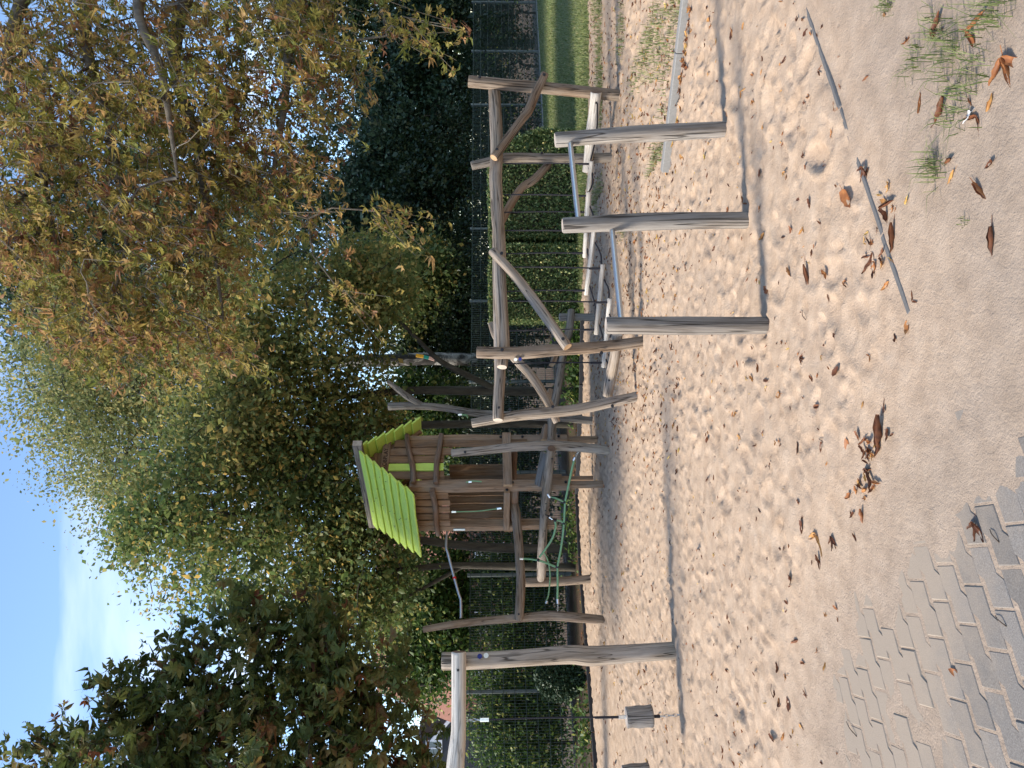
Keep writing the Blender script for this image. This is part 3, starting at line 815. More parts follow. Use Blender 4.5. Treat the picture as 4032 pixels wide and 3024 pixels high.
# second post pair: ramp log towards the back with step cleats
dR = gd(2340, 1249)
ramp_ = thing('ramp_log', 'sloping ramp log with step cleats behind the rung bridge', 'ramp', (G(2340, 1249).x, G(2340, 1249).y, 0))
log(ramp_, 'post', postpath([(2340, 1249), (2270, 1249), (2202, 1249)], dR), [.056, .056, .056, .055], GREYM, n=14, seed=61)
def rmd(py): return 1 / (1 / (dR - .02) + (py - 1225) / 515 * (1 / (dQ1 + .13) - 1 / (dR - .02)))
log(ramp_, 'ramp_beam', [P(a, b, rmd(b)) for a, b in [(2249, 1222), (2243, 1290), (2221, 1382), (2197, 1527), (2182, 1599), (2174, 1663), (2171, 1735)]], [.05, .052, .054, .056, .056, .055, .052], LOGM, n=14, seed=62)
bolt(ramp_, P(2254, 1243, dR) + Vector((0, -.056, 0)))
for (a0, b0), (a1_, b1_) in (((2188, 1396), (2174, 1436)), ((2164, 1538), (2153, 1598)), ((2149, 1678), (2138, 1736))):
    p0, p1 = P(a0, b0, rmd(b0) + .05), P(a1_, b1_, rmd(b1_) + .05)
    plank(ramp_, 'step_cleat', p0, p1, (0, 1, .15), .12, .06, BRL, segs=3)
# forked post behind
dT = gd(2331, 1657)
fork = thing('forked_post', 'tall grey forked trunk post standing behind the rung bridge', 'post', (G(2331, 1657).x, G(2331, 1657).y, 0))
log(fork, 'trunk_post', postpath([(2331, 1657), (2222, 1646), (2060, 1638), (1897, 1629), (1815, 1617), (1734, 1604), (1626, 1598), (1528, 1601)], dT), [.06, .06, .06, .058, .056, .056, .055, .056, .054], GREYM, n=16, seed=63)
log(fork, 'side_branch', [P(1660, 1598, dT), P(1632, 1580, dT - .02), P(1590, 1552, dT - .03), P(1560, 1528, dT - .03), P(1524, 1500, dT - .03)], [.052, .05, .044, .04, .026], GREYM, n=12, seed=64)
tube(fork, 'rope_ferrule', [P(1804, 1633, dT - .06), P(1818, 1633, dT - .06)], .016, ALU, n=10)
rope(fork, [P(1818, 1633, dT - .06), P(1838, 1636, dT - .06), P(1842, 1644, dT)], .016, ROPEG)
# green rope net
net = thing('rope_net', 'slack green climbing ropes with bright ferrules strung between the logs', 'rope net', (q_loc.x + .8, q_loc.y, 0))
def nd_(py): return np.interp(py, [1777, 1980, 2230, 2406], [dQ1 - .02, 9.85, 10.15, dQ3 - .02])
def NR(pix, r=.0145, off=0.0, mat=ROPEG): return rope(net, [P(a, b, nd_(b) + off) for a, b in pix], r, mat, n=8, sub=4)
NR([(2262, 1803), (2247, 1870), (2225, 1977)]); NR([(2225, 1977), (2221, 2059)]); NR([(2221, 2059), (2212, 2140), (2195, 2232)]); NR([(2195, 2232), (2196, 2300), (2195, 2362)])
chain(net, P(2281, 1775, nd_(1775)), P(2266, 1797, nd_(1797))); chain(net, P(2196, 2376, nd_(2376)), P(2196, 2406, nd_(2406)))
rope(net, [P(2163, 1955, ld(1955) - .05), P(2190, 1962, nd_(1962)), P(2222, 1977, nd_(1977))], .0115, ROPEG)
rope(net, [P(2188, 2048, nd_(2048)), P(2210, 2052, nd_(2055)), P(2220, 2062, nd_(2062))], .0115, ROPEG)
rope(net, [P(2146, 2026, ld(2026) - .05), P(2165, 2036, nd_(2036)), P(2186, 2048, nd_(2048))], .009, DARKSTEEL)
NR([(2186, 2052), (2188, 2075), (2176, 2118), (2148, 2162), (2124, 2194)])
rope(net, [P(2045, 2200, 10.2), P(2080, 2201, 10.18), P(2116, 2206, nd_(2206))], .0115, ROPEG)
NR([(2120, 2206), (2150, 2216), (2186, 2231)])
NR([(2142, 2176), (2157, 2206), (2166, 2262), (2160, 2340), (2150, 2368)], .0095, .25)
for (a, b), (a1_, b1_), dd in (((2258, 1812), (2264, 1800), 0), ((2195, 2358), (2196, 2376), 0), ((2157, 1944), (2166, 1958), -.05), ((2163, 2034), (2176, 2043), 0), ((2046, 2200), (2060, 2201), .02), ((2154, 2366), (2150, 2376), .25)):
    tube(net, 'ferrule', [P(a, b, nd_(b) + dd), P(a1_, b1_, nd_(b1_) + dd)], .017, ALU, n=10)
for a, b in ((2222, 1976), (2220, 2060), (2194, 2232), (2119, 2205), (2186, 2049)):
    tube(net, 'clamp', [P(a - 4, b - 2, nd_(b)), P(a + 4, b + 2, nd_(b))], .02, DARKSTEEL, n=10)
tw_plank = [P(2146, 1783, 9.85), P(2121, 1912, 9.9)]
plank(course, 'foot_board', tw_plank[0], tw_plank[1], (0, 1, 0.5), .15, .05, (MW['grey'], MW['endp']), segs=4)

# ---- the playhouse tower (local: x along the gable, y to the back, z up)
tow = thing('playhouse_tower', 'wooden playhouse tower on stilts with bright lime green plank roof', 'playhouse', (-1.33, 10.0, 0), math.radians(45))
WG, DG, ZF = 0.9, 1.0, 1.30
Z0 = Vector((0, 0, 0))
def tp(name, p0, p1, wdir, w, t, mats=BRD, **kw): return plank(tow, name, p0, p1, wdir, w, t, mats, origin=Z0, **kw)
# corner timbers and thin feet
for (x, y, z0, z1, foot) in ((.06, .06, .46, 2.56, True), (WG - .06, .06, .44, 2.66, True), (.06, DG - .05, .58, 2.5, False), (WG - .06, DG - .05, .46, 2.5, True)):
    tp('corner_timber', (x, y, z0), (x, y, z1), (1, 0, 0), .125, .11, BRL, wavy=.008, segs=10)
    if foot: tp('foot', (x + .01, y + .01, -.2), (x + .01, y + .01, z0 + .06), (1, 0, 0), .075, .075, BRL)
# floor
for i in range(6): tp('floor_board', (.02, .09 + i * .165, ZF - .02), (WG - .02, .09 + i * .165, ZF - .02), (0, 1, 0), .155, .035)
tp('floor_frame', (.0, -.012, ZF - .02), (WG, -.012, ZF - .02), (0, 0, 1), .12, .05, BRL)
tp('floor_frame', (-.014, .09, ZF - .01), (-.014, DG - .06, ZF - .01), (0, 0, 1), .085, .05, BRL)
tp('floor_frame', (0, DG + .01, ZF - .04), (WG, DG + .01, ZF - .04), (0, 0, 1), .12, .05)
for i in range(2): log(tow, 'joist', [(.12 + .62 * i, .12, ZF - .115), (.12 + .62 * i, DG - .1, ZF - .115)], .055, RND, origin=Z0)
# gable boards
def roofz(x): return 3.20 - abs(x - WG / 2) * 1.17
xs = [.19, .325, .46, .595, .735]
for i, x in enumerate(xs):
    lime = i == 1
    top = min(2.86, roofz(x) - .06); bot = 1.0 if i == 4 else (2.12 + random.uniform(-.015, .01) if i < 3 else 2.02)
    tp('gable_board', (x, -.005, bot), (x, -.005, top), (1, 0, 0), .122, .028, (LIME, LIME) if lime else BRD, wavy=.004, segs=8)
tp('name_board', (.15, -.022, 2.905), (.76, -.022, 2.905), (0, 0, 1), .105, .028)
for i, (z, hw) in enumerate(((2.80, .30), (3.0, .15), (3.09, .08))):
    tp('gable_infill', (.45 - hw, .03, z + .02), (.45 + hw, .03, z + .02), (0, 0, 1), .11, .02)
log(tow, 'round_rail', [(.03, -.055, 2.50), (.3, -.057, 2.53), (.6, -.055, 2.60), (WG - .04, -.055, 2.645)], [.036, .04, .035, .034], RND, origin=Z0, n=12)
log(tow, 'round_rail', [(.02, -.055, 2.21), (.3, -.058, 2.215), (.6, -.056, 2.19), (WG - .04, -.055, 2.175)], [.036, .038, .036, .034], RND, origin=Z0, n=12)
# left wall
for i in range(5):
    y = .18 + i * .155; lo = 2.06 + random.uniform(-.02, .02)
    tp('wall_board', (.0, y, lo), (.0, y, 2.5), (0, 1, 0), .122, .026, wavy=.003)
log(tow, 'round_rail', [(-.05, .0, 2.26), (-.052, .35, 2.24), (-.05, .7, 2.245), (-.05, 1.02, 2.235)], [.036, .04, .037, .034], RND, origin=Z0, n=12)
# back wall, and a short piece of the right wall
for i in range(6):
    x = .12 + i * .135
    tp('wall_board', (x, DG, ZF), (x, DG, 2.12 + random.uniform(-.03, .03)), (1, 0, 0), .118, .026, (LIME, LIME) if i == 5 else BRD, wavy=.003)
for i in range(2): tp('wall_board', (WG, DG - .14 - i * .14, ZF), (WG, DG - .14 - i * .14, 2.1), (0, 1, 0), .12, .026)
for i in range(6): tp('wall_board', (.12 + i * .135, DG, 2.2), (.12 + i * .135, DG, min(2.8, roofz(.12 + i * .135) - .06)), (1, 0, 0), .118, .026)
# roof: seven lapped planks a side
for side in (-1, 1):
    for k in range(7):
        t0 = k / 7
        xr = WG / 2; zr = 3.235
        half = .66 if side < 0 else .60
        drop = .77
        sl = Vector((side * half, 0, -drop)); sl_l = sl.length; sd_ = sl.normalized()
        nrm = Vector((side * drop, 0, half)).normalized()
        c0 = Vector((xr, 0, zr)) + sl * (t0 + .5 / 7 + .01)
        tilt = (sd_ + nrm * .22).normalized()
        y0 = -.26 + .016 * k + random.uniform(-.012, .012); y1 = 1.40 - .022 * k + random.uniform(-.02, .02)
        cc = c0 + nrm * .022
        tp('roof_plank', (cc.x, y0, cc.z), (cc.x, y1, cc.z), tilt, .172, .026, (LIME, LIME), wavy=.007, segs=12, chamfer=.006)
for k in range(14):
    zz_ = random.uniform(.15, .92); xx_ = WG / 2 - .66 * zz_; bolt(tow, (xx_ - .045, random.uniform(-.1, 1.2), 3.235 - .77 * zz_ + .045), (-.77, 0, .66), .45)
tp('ridge_beam', (WG / 2, -.36, 3.235), (WG / 2, 1.5, 3.235), (1, 0, 0), .085, .12, (MW['grey'], MW['endp']), wavy=.003)
for side in (-1, 1):
    for y in (.08, DG - .08):
        tp('rafter', (WG / 2, y, 3.15), (WG / 2 + side * .58, y, 3.15 - .58 * 1.17), (0, 1, 0), .05, .05)
# carved letters on the name board
fc = bpy.data.curves.new('lettering', 'FONT'); fc.body = 'ROBPLAY'; fc.size = .075; fc.extrude = .002; fc.align_x = 'CENTER'; fc.space_character = 1.15
fc.materials.append(flat('burnt_letters', (0.035, 0.018, 0.01), 0.8))
_tmp = bpy.data.objects.new('tmp_text', fc); COL.objects.link(_tmp)
bpy.context.view_layer.update()
_me = bpy.data.meshes.new_from_object(_tmp.evaluated_get(bpy.context.evaluated_depsgraph_get()))
bpy.data.objects.remove(_tmp)
put('lettering', _me, tow, (.455, -.039, 2.88), (math.pi / 2, 0, 0))
for x, y, z in ((.06, -.003, 1.31), (.06, -.003, 1.22), (.055, -.003, .52), (WG - .05, -.003, 1.36), (WG - .05, -.003, 1.26), (WG - .05, -.003, 1.06), (WG - .05, -.003, .56)):
    bolt(tow, (x, y, z), (0, -1, 0), 1.2)
for y, z in ((.06, 1.29), (DG - .05, 1.29)): bolt(tow, (-.006, y, z), (-1, 0, 0), 1.2)
rope(tow, [(.06, -.015, 1.82), (.07, -.03, 1.75), (.065, -.02, 1.62)], .009, ROPEG)
tube(tow, 'ferrule', [(.06, -.02, 1.79), (.06, -.024, 1.75)], .013, ALU)
rope(tow, [(-.02, .52, 2.03), (-.03, .5, 1.7), (-.02, .45, 1.36)], .008, ROPEG)
tube(tow, 'ferrule', [(-.02, .52, 2.03), (-.02, .52, 1.97)], .014, ALU)
tube(tow, 'ferrule', [(-.02, .46, 1.42), (-.02, .45, 1.36)], .014, ALU)
tp('rail_flange', (-.018, DG - .06, 2.02), (-.018, DG - .06, 1.86), (0, 1, 0), .04, .012, (STEEL, STEEL))

# ================================================================== WIRE FENCE
FX0, FS = 16.93, 0.523
FT = Vector((1, FS, 0)).normalized()
FANG = math.atan2(FS, 1)
FENCEM = flat('fence_green', (0.05, 0.068, 0.06), 0.5, 0.2, 0.15, 8)
FPOST = flat('fence_post_grey', (0.13, 0.145, 0.145), 0.5, 0.3, 0.12, 8)
fence = thing('wire_fence', 'dark green double-wire mesh fence with grey posts behind the playground', 'fence', (0, FX0, 0), FANG)
PL = 1.888 * math.hypot(1, FS)
def boxes(name, bl, mats):
    V, F = [], []
    for (x0, x1, y0, y1, z0, z1) in bl:
        b_ = len(V)
        V += [(x0, y0, z0), (x1, y0, z0), (x1, y1, z0), (x0, y1, z0), (x0, y0, z1), (x1, y0, z1), (x1, y1, z1), (x0, y1, z1)]
        F += [(b_, b_ + 3, b_ + 2, b_ + 1), (b_ + 4, b_ + 5, b_ + 6, b_ + 7), (b_, b_ + 1, b_ + 5, b_ + 4), (b_ + 1, b_ + 2, b_ + 6, b_ + 5), (b_ + 2, b_ + 3, b_ + 7, b_ + 6), (b_ + 3, b_, b_ + 4, b_ + 7)]
    return rawmesh(name, V, F, mats)
vw = boxes('mesh_panel', [(.02 + i * .05 - .0035, .02 + i * .05 + .0035, -.0035, .0035, .04, 1.93) for i in range(int(PL / .05))], (FENCEM,))
hw = boxes('horizontal_wire', [(0, PL, -.013, -.0045, -.005, .005), (0, PL, .0045, .013, -.005, .005)], (FENCEM,))
pw = boxes('fence_post', [(-.03, .03, .015, .075, -.3, 1.955), (-.032, .032, .013, .077, 1.955, 1.97)], (FPOST,))
for i in range(-7, 8):
    x0 = (0.07 + i * 1.888) / math.cos(FANG)
    put('fence_post', pw, fence, (x0, 0, 0))
    if i < 7:
        v_ = put('mesh_panel', vw, fence, (x0, 0, 0)); v_['kind'] = 'stuff'
        for k in range(10): put('horizontal_wire', hw, v_, (0, 0, .07 + k * .2045))
kb4 = thing('kerb', 'pale concrete strip along the foot of the far fence', None); kb4['kind'] = 'structure'
for i in range(12):
    a = Vector((5.6 + i * .95, FX0 + FS * (5.6 + i * .95) - .12, -.02)); b = Vector((5.6 + i * .95 + .94, FX0 + FS * (5.6 + i * .95 + .94) - .12, -.02))
    plank(kb4, 'kerb_stone', a, b, (0, 0, 1), .16, .06, (CONC, CONC), segs=1)

# ================================================================== FOLIAGE
def rotmats(n, pitch=None, az=None, roll=None):
    az = RNG.uniform(0, 2 * np.pi, n) if az is None else az
    pitch = RNG.uniform(-0.6, 1.4, n) if pitch is None else pitch       # downward tilt of the leaf axis
    roll = RNG.uniform(-1.2, 1.2, n) if roll is None else roll
    Y = np.stack([np.cos(az) * np.cos(pitch), np.sin(az) * np.cos(pitch), -np.sin(pitch)], 1)
    Xh = np.stack([-np.sin(az), np.cos(az), np.zeros(n)], 1)
    Zh = np.cross(Xh, Y)
    X = Xh * np.cos(roll)[:, None] + Zh * np.sin(roll)[:, None]
    Z = np.cross(X, Y)
    return np.stack([X, Y, Z], 2)          # columns
def leafcloud(name, C, sizes, rnd, tv, tf, mats, R=None):
    n = len(C); tv = np.asarray(tv); tf = np.asarray(tf); k = len(tv)
    R = rotmats(n) if R is None else R
    V = np.einsum('nij,kj->nki', R, tv) * np.asarray(sizes)[:, None, None] + np.asarray(C)[:, None, :]
    F = (np.arange(n)[:, None, None] * k + tf[None]).reshape(-1, tf.shape[1])
    return rawmesh(name, V.reshape(-1, 3), F, mats, rnd=np.repeat(rnd, k))
SMALL_V = [(0, 0, 0), (-.3, .5, .07), (0, 1, -.06), (.3, .5, .07)]
SMALL_F = [(0, 2, 1), (0, 3, 2)]
BARK = {}
def barkmat(name, a, b_, sc=(12, 12, 3)):
    m, t, b, o = newmat(name)
    g = N(t, 'ShaderNodeNewGeometry')
    n1 = noise(t, mapping(t, g.outputs['Position'], sc), 1, 5, 0.65, .5)
    t.links.new(ramp(t, n1, [(0.3, a), (0.7, b_)]), b.inputs['Base Color']); bump(t, b, n1, .8, .03)
    return m
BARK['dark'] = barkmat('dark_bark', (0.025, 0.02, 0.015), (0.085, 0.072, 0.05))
BARK['grey'] = barkmat('grey_bark', (0.06, 0.05, 0.04), (0.17, 0.145, 0.115))
def birchbark():
    m, t, b, o = newmat('birch_bark')
    g = N(t, 'ShaderNodeNewGeometry')
    n1 = noise(t, mapping(t, g.outputs['Position'], (3.2, 3.2, 2.2)), 1, 5, .6, 1.2); n2 = noise(t, mapping(t, g.outputs['Position'], (5, 5, 26)), 1, 3, .6)
    c = ramp(t, n1, [(0.47, (0.03, 0.027, 0.024)), (0.55, (0.20, 0.19, 0.175)), (0.72, (0.36, 0.35, 0.33))])
    c = mixc(t, ramp(t, n2, [(0.6, (0, 0, 0)), (0.68, (.7, .7, .7))]), c, (0.06, 0.05, 0.045))
    t.links.new(c, b.inputs['Base Color']); bump(t, b, n1, .5, .03)
    return m
BARK['birch'] = birchbark()

def branch_graph(root_pts, C, jit=0.06):
    """grow a branch skeleton from the trunk points out to the cluster centres C; returns nodes, parents"""
    nodes = [np.array(p) for p in root_pts]; par = [-1] + list(range(len(root_pts) - 1))
    top = nodes[-1]
    order = np.argsort(np.linalg.norm(C - top, axis=1))
    arr = np.zeros((len(nodes) + 2 * len(C), 3)); arr[:len(nodes)] = nodes; m = len(nodes)
    ci = []
    lo = max(0, len(nodes) - 4)
    for q in order:
        p = C[q]
        d = np.linalg.norm(arr[lo:m] - p, axis=1)
        j = int(np.argmin(d)) + lo
        mid = (arr[j] * .5 + p * .5) + RNG.normal(0, jit * max(.3, d[j - lo]), 3) + np.array([0, 0, .05 * d[j - lo]])
        arr[m] = mid; par.append(j); arr[m + 1] = p; par.append(m); ci.append(m + 1); m += 2
    return arr[:m], np.array(par), ci
def branch_mesh(name, nodes, par, r0, rmin, mats, start=1, n=5, power=.48):
    m = len(nodes)
    w = np.zeros(m)
    child = np.zeros(m, int)
    for i in range(m - 1, 0, -1):
        if child[i] == 0: w[i] += 1
        w[par[i]] += w[i]; child[par[i]] += 1
    rad = np.maximum(r0 * (w / max(w[start], 1)) ** power, rmin)
    e = np.arange(start, m); a = nodes[par[e]]; b = nodes[e]
    d = b - a; L = np.linalg.norm(d, axis=1, keepdims=True); d = d / np.maximum(L, 1e-6)
    ref = np.where(np.abs(d[:, 2:3]) < .9, np.array([[0, 0, 1.0]]), np.array([[1.0, 0, 0]]))
    x = np.cross(d, ref); x /= np.linalg.norm(x, axis=1, keepdims=True); y = np.cross(d, x)
    th = np.arange(n) * 2 * np.pi / n
    ring = x[:, None, :] * np.cos(th)[None, :, None] + y[:, None, :] * np.sin(th)[None, :, None]
    ra = np.minimum(rad[par[e]], rad[e] * 1.35)
    A = a[:, None, :] + ring * ra[:, None, None]; B = b[:, None, :] + ring * rad[e][:, None, None]
    V = np.concatenate([A, B], 1).reshape(-1, 3)
    base = np.arange(len(e))[:, None] * 2 * n
    F = []
    for j in range(n):
        j2 = (j + 1) % n
        F.append(base + np.array([[j, j2, n + j2, n + j]]))
    return rawmesh(name, V, np.concatenate(F, 0), mats, smooth=True)
def in_ell(c, r, n, shell=.45):
    v = RNG.normal(size=(n, 3)); v /= np.linalg.norm(v, axis=1, keepdims=True)
    return np.array(c) + v * (RNG.random(n) ** shell)[:, None] * np.array(r)
def tree(name, label, stems, ells, leafmat_, nleaf, size, spread, bark, group=None, cat='tree', rpow=1.0, branch_r=.05, minz=.2, pitch=None, zs=.75):
    """stems: list of (list of world points, radius list); ells: (centre, radii, clusters)"""
    base = Vector(stems[0][0][0])
    t_ = thing(name, label, cat, (base.x, base.y, 0), group=group)
    for sp, sr in stems:
        log(t_, 'trunk', [Vector((p[0], p[1], p[2])) for p in sp], sr, (bark,), n=12, sub=6, rough=.07, chamfer=0)
    C = np.concatenate([in_ell(c, r, k) for c, r, k in ells]); C = C[C[:, 2] > minz]
    org = np.array([base.x, base.y, 0])
    # each cluster belongs to its nearest stem
    tops = np.array([list(sp[-1]) for sp, sr in stems])
    own = np.argmin(((C[:, None, :] - tops[None]) ** 2).sum(2), 1)
    for s_, (sp, sr) in enumerate(stems):
        Cs = C[own == s_]
        if not len(Cs): continue
        path, _ = catmull([Vector(p) for p in sp], 4)
        nodes, par, ci = branch_graph([np.array(p) for p in path], Cs)
        put('branches', branch_mesh('branches', nodes - org, par, sr[-1] if not isinstance(sr, (int, float)) else sr, .006, (bark,), start=len(path)), t_)['kind'] = 'stuff'
    k = max(1, nleaf // len(C))
    ctr = np.repeat(C, k, 0); L = ctr + RNG.normal(size=ctr.shape) * np.array([spread, spread, spread * zs])
    L = L[L[:, 2] > .05]
    cr_ = np.repeat(RNG.normal(0, .12, len(C)), k)[:len(L)]
    rnd = np.clip(RNG.random(len(L)) ** rpow + cr_, 0, 1)
    pit = RNG.uniform(-.3, 1.3, len(L)) if pitch is None else RNG.uniform(*pitch, len(L))
    me = leafcloud('crown', L - org, np.exp(RNG.normal(0, .28, len(L))) * size, rnd, SMALL_V, SMALL_F, (leafmat_,), rotmats(len(L), pit))
    o = put('crown', me, t_); o['kind'] = 'stuff'
    return t_
def wpos(px, py, d): p = P(px, py, d); return (p.x, p.y, p.z)
def ell(px, py, d, rxp, rzp, ry, n):
    return (wpos(px, py, d), (rxp / FPX * d, ry, rzp / FPX * d), n)

LM_BIRCH = leafmat('birch_leaf', [(0, (0.156, 0.198, 0.078)), (.45, (0.252, 0.282, 0.114)), (.8, (0.372, 0.360, 0.150)), (1, (0.504, 0.408, 0.156))], .45)
LM_HORN = leafmat('hornbeam_leaf', [(0, (0.094, 0.149, 0.047)), (.5, (0.172, 0.227, 0.070)), (.85, (0.296, 0.296, 0.102)), (.95, (0.468, 0.390, 0.118)), (1, (0.593, 0.390, 0.109))], .5)
LM_GOLD = leafmat('golden_hornbeam_leaf', [(0, (0.144, 0.187, 0.060)), (.5, (0.259, 0.274, 0.086)), (.8, (0.418, 0.353, 0.115)), (1, (0.600, 0.403, 0.130))], .5)
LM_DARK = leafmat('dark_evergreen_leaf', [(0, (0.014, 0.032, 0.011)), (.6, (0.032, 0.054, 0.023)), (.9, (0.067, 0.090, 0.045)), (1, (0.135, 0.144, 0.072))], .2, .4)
LM_DARKB = leafmat('grey_green_leaf', [(0, (0.030, 0.059, 0.030)), (.6, (0.073, 0.117, 0.066)), (.9, (0.161, 0.206, 0.125)), (1, (0.294, 0.294, 0.176))], .25, .4)
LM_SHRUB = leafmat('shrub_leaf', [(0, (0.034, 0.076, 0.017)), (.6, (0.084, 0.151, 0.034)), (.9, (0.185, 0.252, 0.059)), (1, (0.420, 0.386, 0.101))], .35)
LM_HEDGE = leafmat('hedge_leaf', [(0, (0.076, 0.128, 0.038)), (.6, (0.178, 0.243, 0.090)), (.9, (0.357, 0.383, 0.153)), (1, (0.612, 0.510, 0.204))], .25)
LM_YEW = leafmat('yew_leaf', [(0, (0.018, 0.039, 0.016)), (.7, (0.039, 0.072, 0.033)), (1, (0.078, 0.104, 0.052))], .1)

# birch with white trunk behind the fence
b0 = P(1930, 1425, 17.75)
tree('birch_tree', 'tall birch with patchy white trunk and pale yellow-green crown', [([(b0.x, b0.y, -.1), wpos(1960, 1420, 17.75), wpos(1700, 1412, 17.75), wpos(1450, 1420, 17.8), wpos(1100, 1430, 18.3), wpos(700, 1450, 19.2), wpos(350, 1470, 20)], [.16, .15, .145, .14, .11, .07, .035])],
     [ell(560, 1560, 20, 420, 440, 3.0, 300), ell(350, 1420, 20, 420, 290, 2.6, 130), ell(760, 1300, 20, 480, 400, 2.5, 120), ell(560, 1900, 20.5, 260, 260, 2.0, 70)], LM_BIRCH, 80000, .085, .26, BARK['birch'], zs=1.9, group='trees around the playground')
b1 = P(1900, 760, 29)
tree('birch_tree', 'blue-green birch far behind the brown chestnut', [([(b1.x, b1.y, -.1), wpos(1700, 760, 29), wpos(1000, 800, 29), wpos(400, 830, 29)], [.2, .18, .12, .05])],
     [ell(520, 900, 29, 520, 560, 3.5, 220), ell(250, 1180, 29, 330, 330, 3, 90)], LM_DARKB, 26000, .21, .42, BARK['grey'], group='trees around the playground')
# hornbeams in the bed behind the tower
hA = P(2270, 1545, 14.4)
tree('hornbeam_tree', 'leafy hornbeam with slanting limb right behind the forked post', [
    ([(hA.x, hA.y, -.1), wpos(2100, 1541, 14.4), wpos(1850, 1538, 14.4), wpos(1600, 1538, 14.4), wpos(1350, 1560, 14.4), wpos(1050, 1540, 14.4)], [.1, .09, .08, .07, .055, .035]),
    ([wpos(1960, 1536, 14.4), wpos(1850, 1482, 14.2), wpos(1732, 1420, 14.1), wpos(1633, 1325, 14), wpos(1488, 1181, 14), wpos(1384, 1077, 14)], [.06, .055, .05, .042, .032, .02]),
    ([wpos(2290, 1668, 14.5), wpos(2000, 1668, 14.5), wpos(1700, 1672, 14.5), wpos(1400, 1690, 14.5), wpos(1150, 1720, 14.4)], [.085, .08, .07, .05, .03])],
     [ell(1130, 1350, 14.3, 400, 420, 1.8, 190), ell(1000, 1700, 14.3, 330, 350, 1.8, 150), ell(1420, 1120, 14.2, 210, 220, 1.2, 70), ell(1380, 1680, 14.6, 150, 220, 1.0, 45)], LM_GOLD, 42000, .092, .25, BARK['dark'], group='trees around the playground')
hB = P(2275, 2155, 13.7)
tree('hornbeam_tree', 'dark multi-stemmed hornbeam left of the playhouse roof', [
    ([(hB.x, hB.y, -.1), wpos(2100, 2160, 13.7), wpos(1850, 2150, 13.7), wpos(1600, 2120, 13.7), wpos(1300, 2080, 13.7), wpos(1000, 2010, 13.8)], [.095, .085, .075, .065, .05, .03]),
    ([wpos(2265, 2235, 13.6), wpos(2050, 2230, 13.6), wpos(1750, 2228, 13.6), wpos(1500, 2255, 13.6), wpos(1200, 2290, 13.6)], [.075, .07, .06, .045, .025]),
    ([wpos(1830, 2226, 13.6), wpos(1640, 2330, 13.5), wpos(1520, 2390, 13.5), wpos(1350, 2440, 13.5)], [.035, .03, .022, .014])],
     [ell(1000, 2060, 13.8, 370, 520, 1.8, 230), ell(640, 2080, 13.9, 150, 210, 1.2, 45), ell(1420, 2180, 13.7, 360, 260, 1.5, 110), ell(1320, 2420, 13.5, 200, 260, 1.2, 55), ell(1300, 1900, 14, 300, 320, 1.5, 90)], LM_HORN, 44000, .09, .24, BARK['dark'], group='trees around the playground')
# dark trees behind the right-hand fence
for (lab, tb, es, lm, nl, sz) in (
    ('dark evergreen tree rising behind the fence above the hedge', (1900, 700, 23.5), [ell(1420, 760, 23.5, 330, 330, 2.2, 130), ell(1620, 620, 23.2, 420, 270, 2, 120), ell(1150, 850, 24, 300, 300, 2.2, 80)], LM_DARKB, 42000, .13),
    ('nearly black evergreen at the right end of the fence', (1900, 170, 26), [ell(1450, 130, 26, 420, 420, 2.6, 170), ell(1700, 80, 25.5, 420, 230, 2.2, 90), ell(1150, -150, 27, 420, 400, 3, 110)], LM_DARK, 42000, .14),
    ('yellowish bushy tree peeping over the fence behind the hedge', (1900, 1130, 19.8), [ell(1560, 1110, 19.8, 190, 230, 1.2, 70), ell(1720, 1180, 19.6, 230, 160, 1.1, 60)], LM_HORN, 20000, .10)):
    g_ = P(*tb)
    tree('evergreen_tree' if 'evergreen' in lab else 'bushy_tree', lab, [([(g_.x, g_.y, -.1), (g_.x, g_.y, 1.5), (g_.x + .1, g_.y, 3.4), (g_.x, g_.y, 5.2)], [.13, .12, .1, .06])], es, lm, nl, sz, .3, BARK['dark'], group='trees around the playground')
for (lab, tb, es, lm, nl, sz, nm) in (
    ('bright green hazel behind the fence left of the playhouse', (1900, 2330, 16.6), [ell(1700, 2330, 16.6, 230, 200, 1.0, 90), ell(1560, 2420, 16.8, 150, 130, .8, 30)], LM_SHRUB, 17000, .095, 'hazel_bush'),
    ('loose hazel behind the fence above the swing post', (1900, 2600, 15.8), [ell(1730, 2560, 15.8, 170, 150, .9, 45), ell(1600, 2650, 16, 110, 120, .7, 16)], LM_SHRUB, 8500, .095, 'hazel_bush'),
    ('sunlit hazel behind the fence between playhouse and birch', (1900, 1690, 18.3), [ell(1760, 1680, 18.3, 190, 200, 1.0, 80), ell(1600, 1600, 18.6, 150, 150, .8, 35)], LM_SHRUB, 15000, .10, 'hazel_bush'),
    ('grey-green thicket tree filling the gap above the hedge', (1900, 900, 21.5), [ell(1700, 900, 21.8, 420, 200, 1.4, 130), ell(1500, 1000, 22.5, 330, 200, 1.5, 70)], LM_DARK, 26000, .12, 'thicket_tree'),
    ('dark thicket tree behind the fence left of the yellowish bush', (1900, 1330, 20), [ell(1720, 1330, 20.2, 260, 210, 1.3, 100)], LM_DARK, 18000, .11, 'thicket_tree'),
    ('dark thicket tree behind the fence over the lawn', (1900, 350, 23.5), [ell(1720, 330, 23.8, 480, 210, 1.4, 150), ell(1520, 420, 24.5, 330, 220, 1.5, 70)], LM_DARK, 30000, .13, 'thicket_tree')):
    g_ = P(*tb)
    tree(nm, lab, [([(g_.x, g_.y, -.1), (g_.x, g_.y, .8), (g_.x + .05, g_.y, 1.7), (g_.x, g_.y, 2.4)], [.07, .06, .05, .03])], es, lm, nl, sz, .26, BARK['dark'], group='trees around the playground')
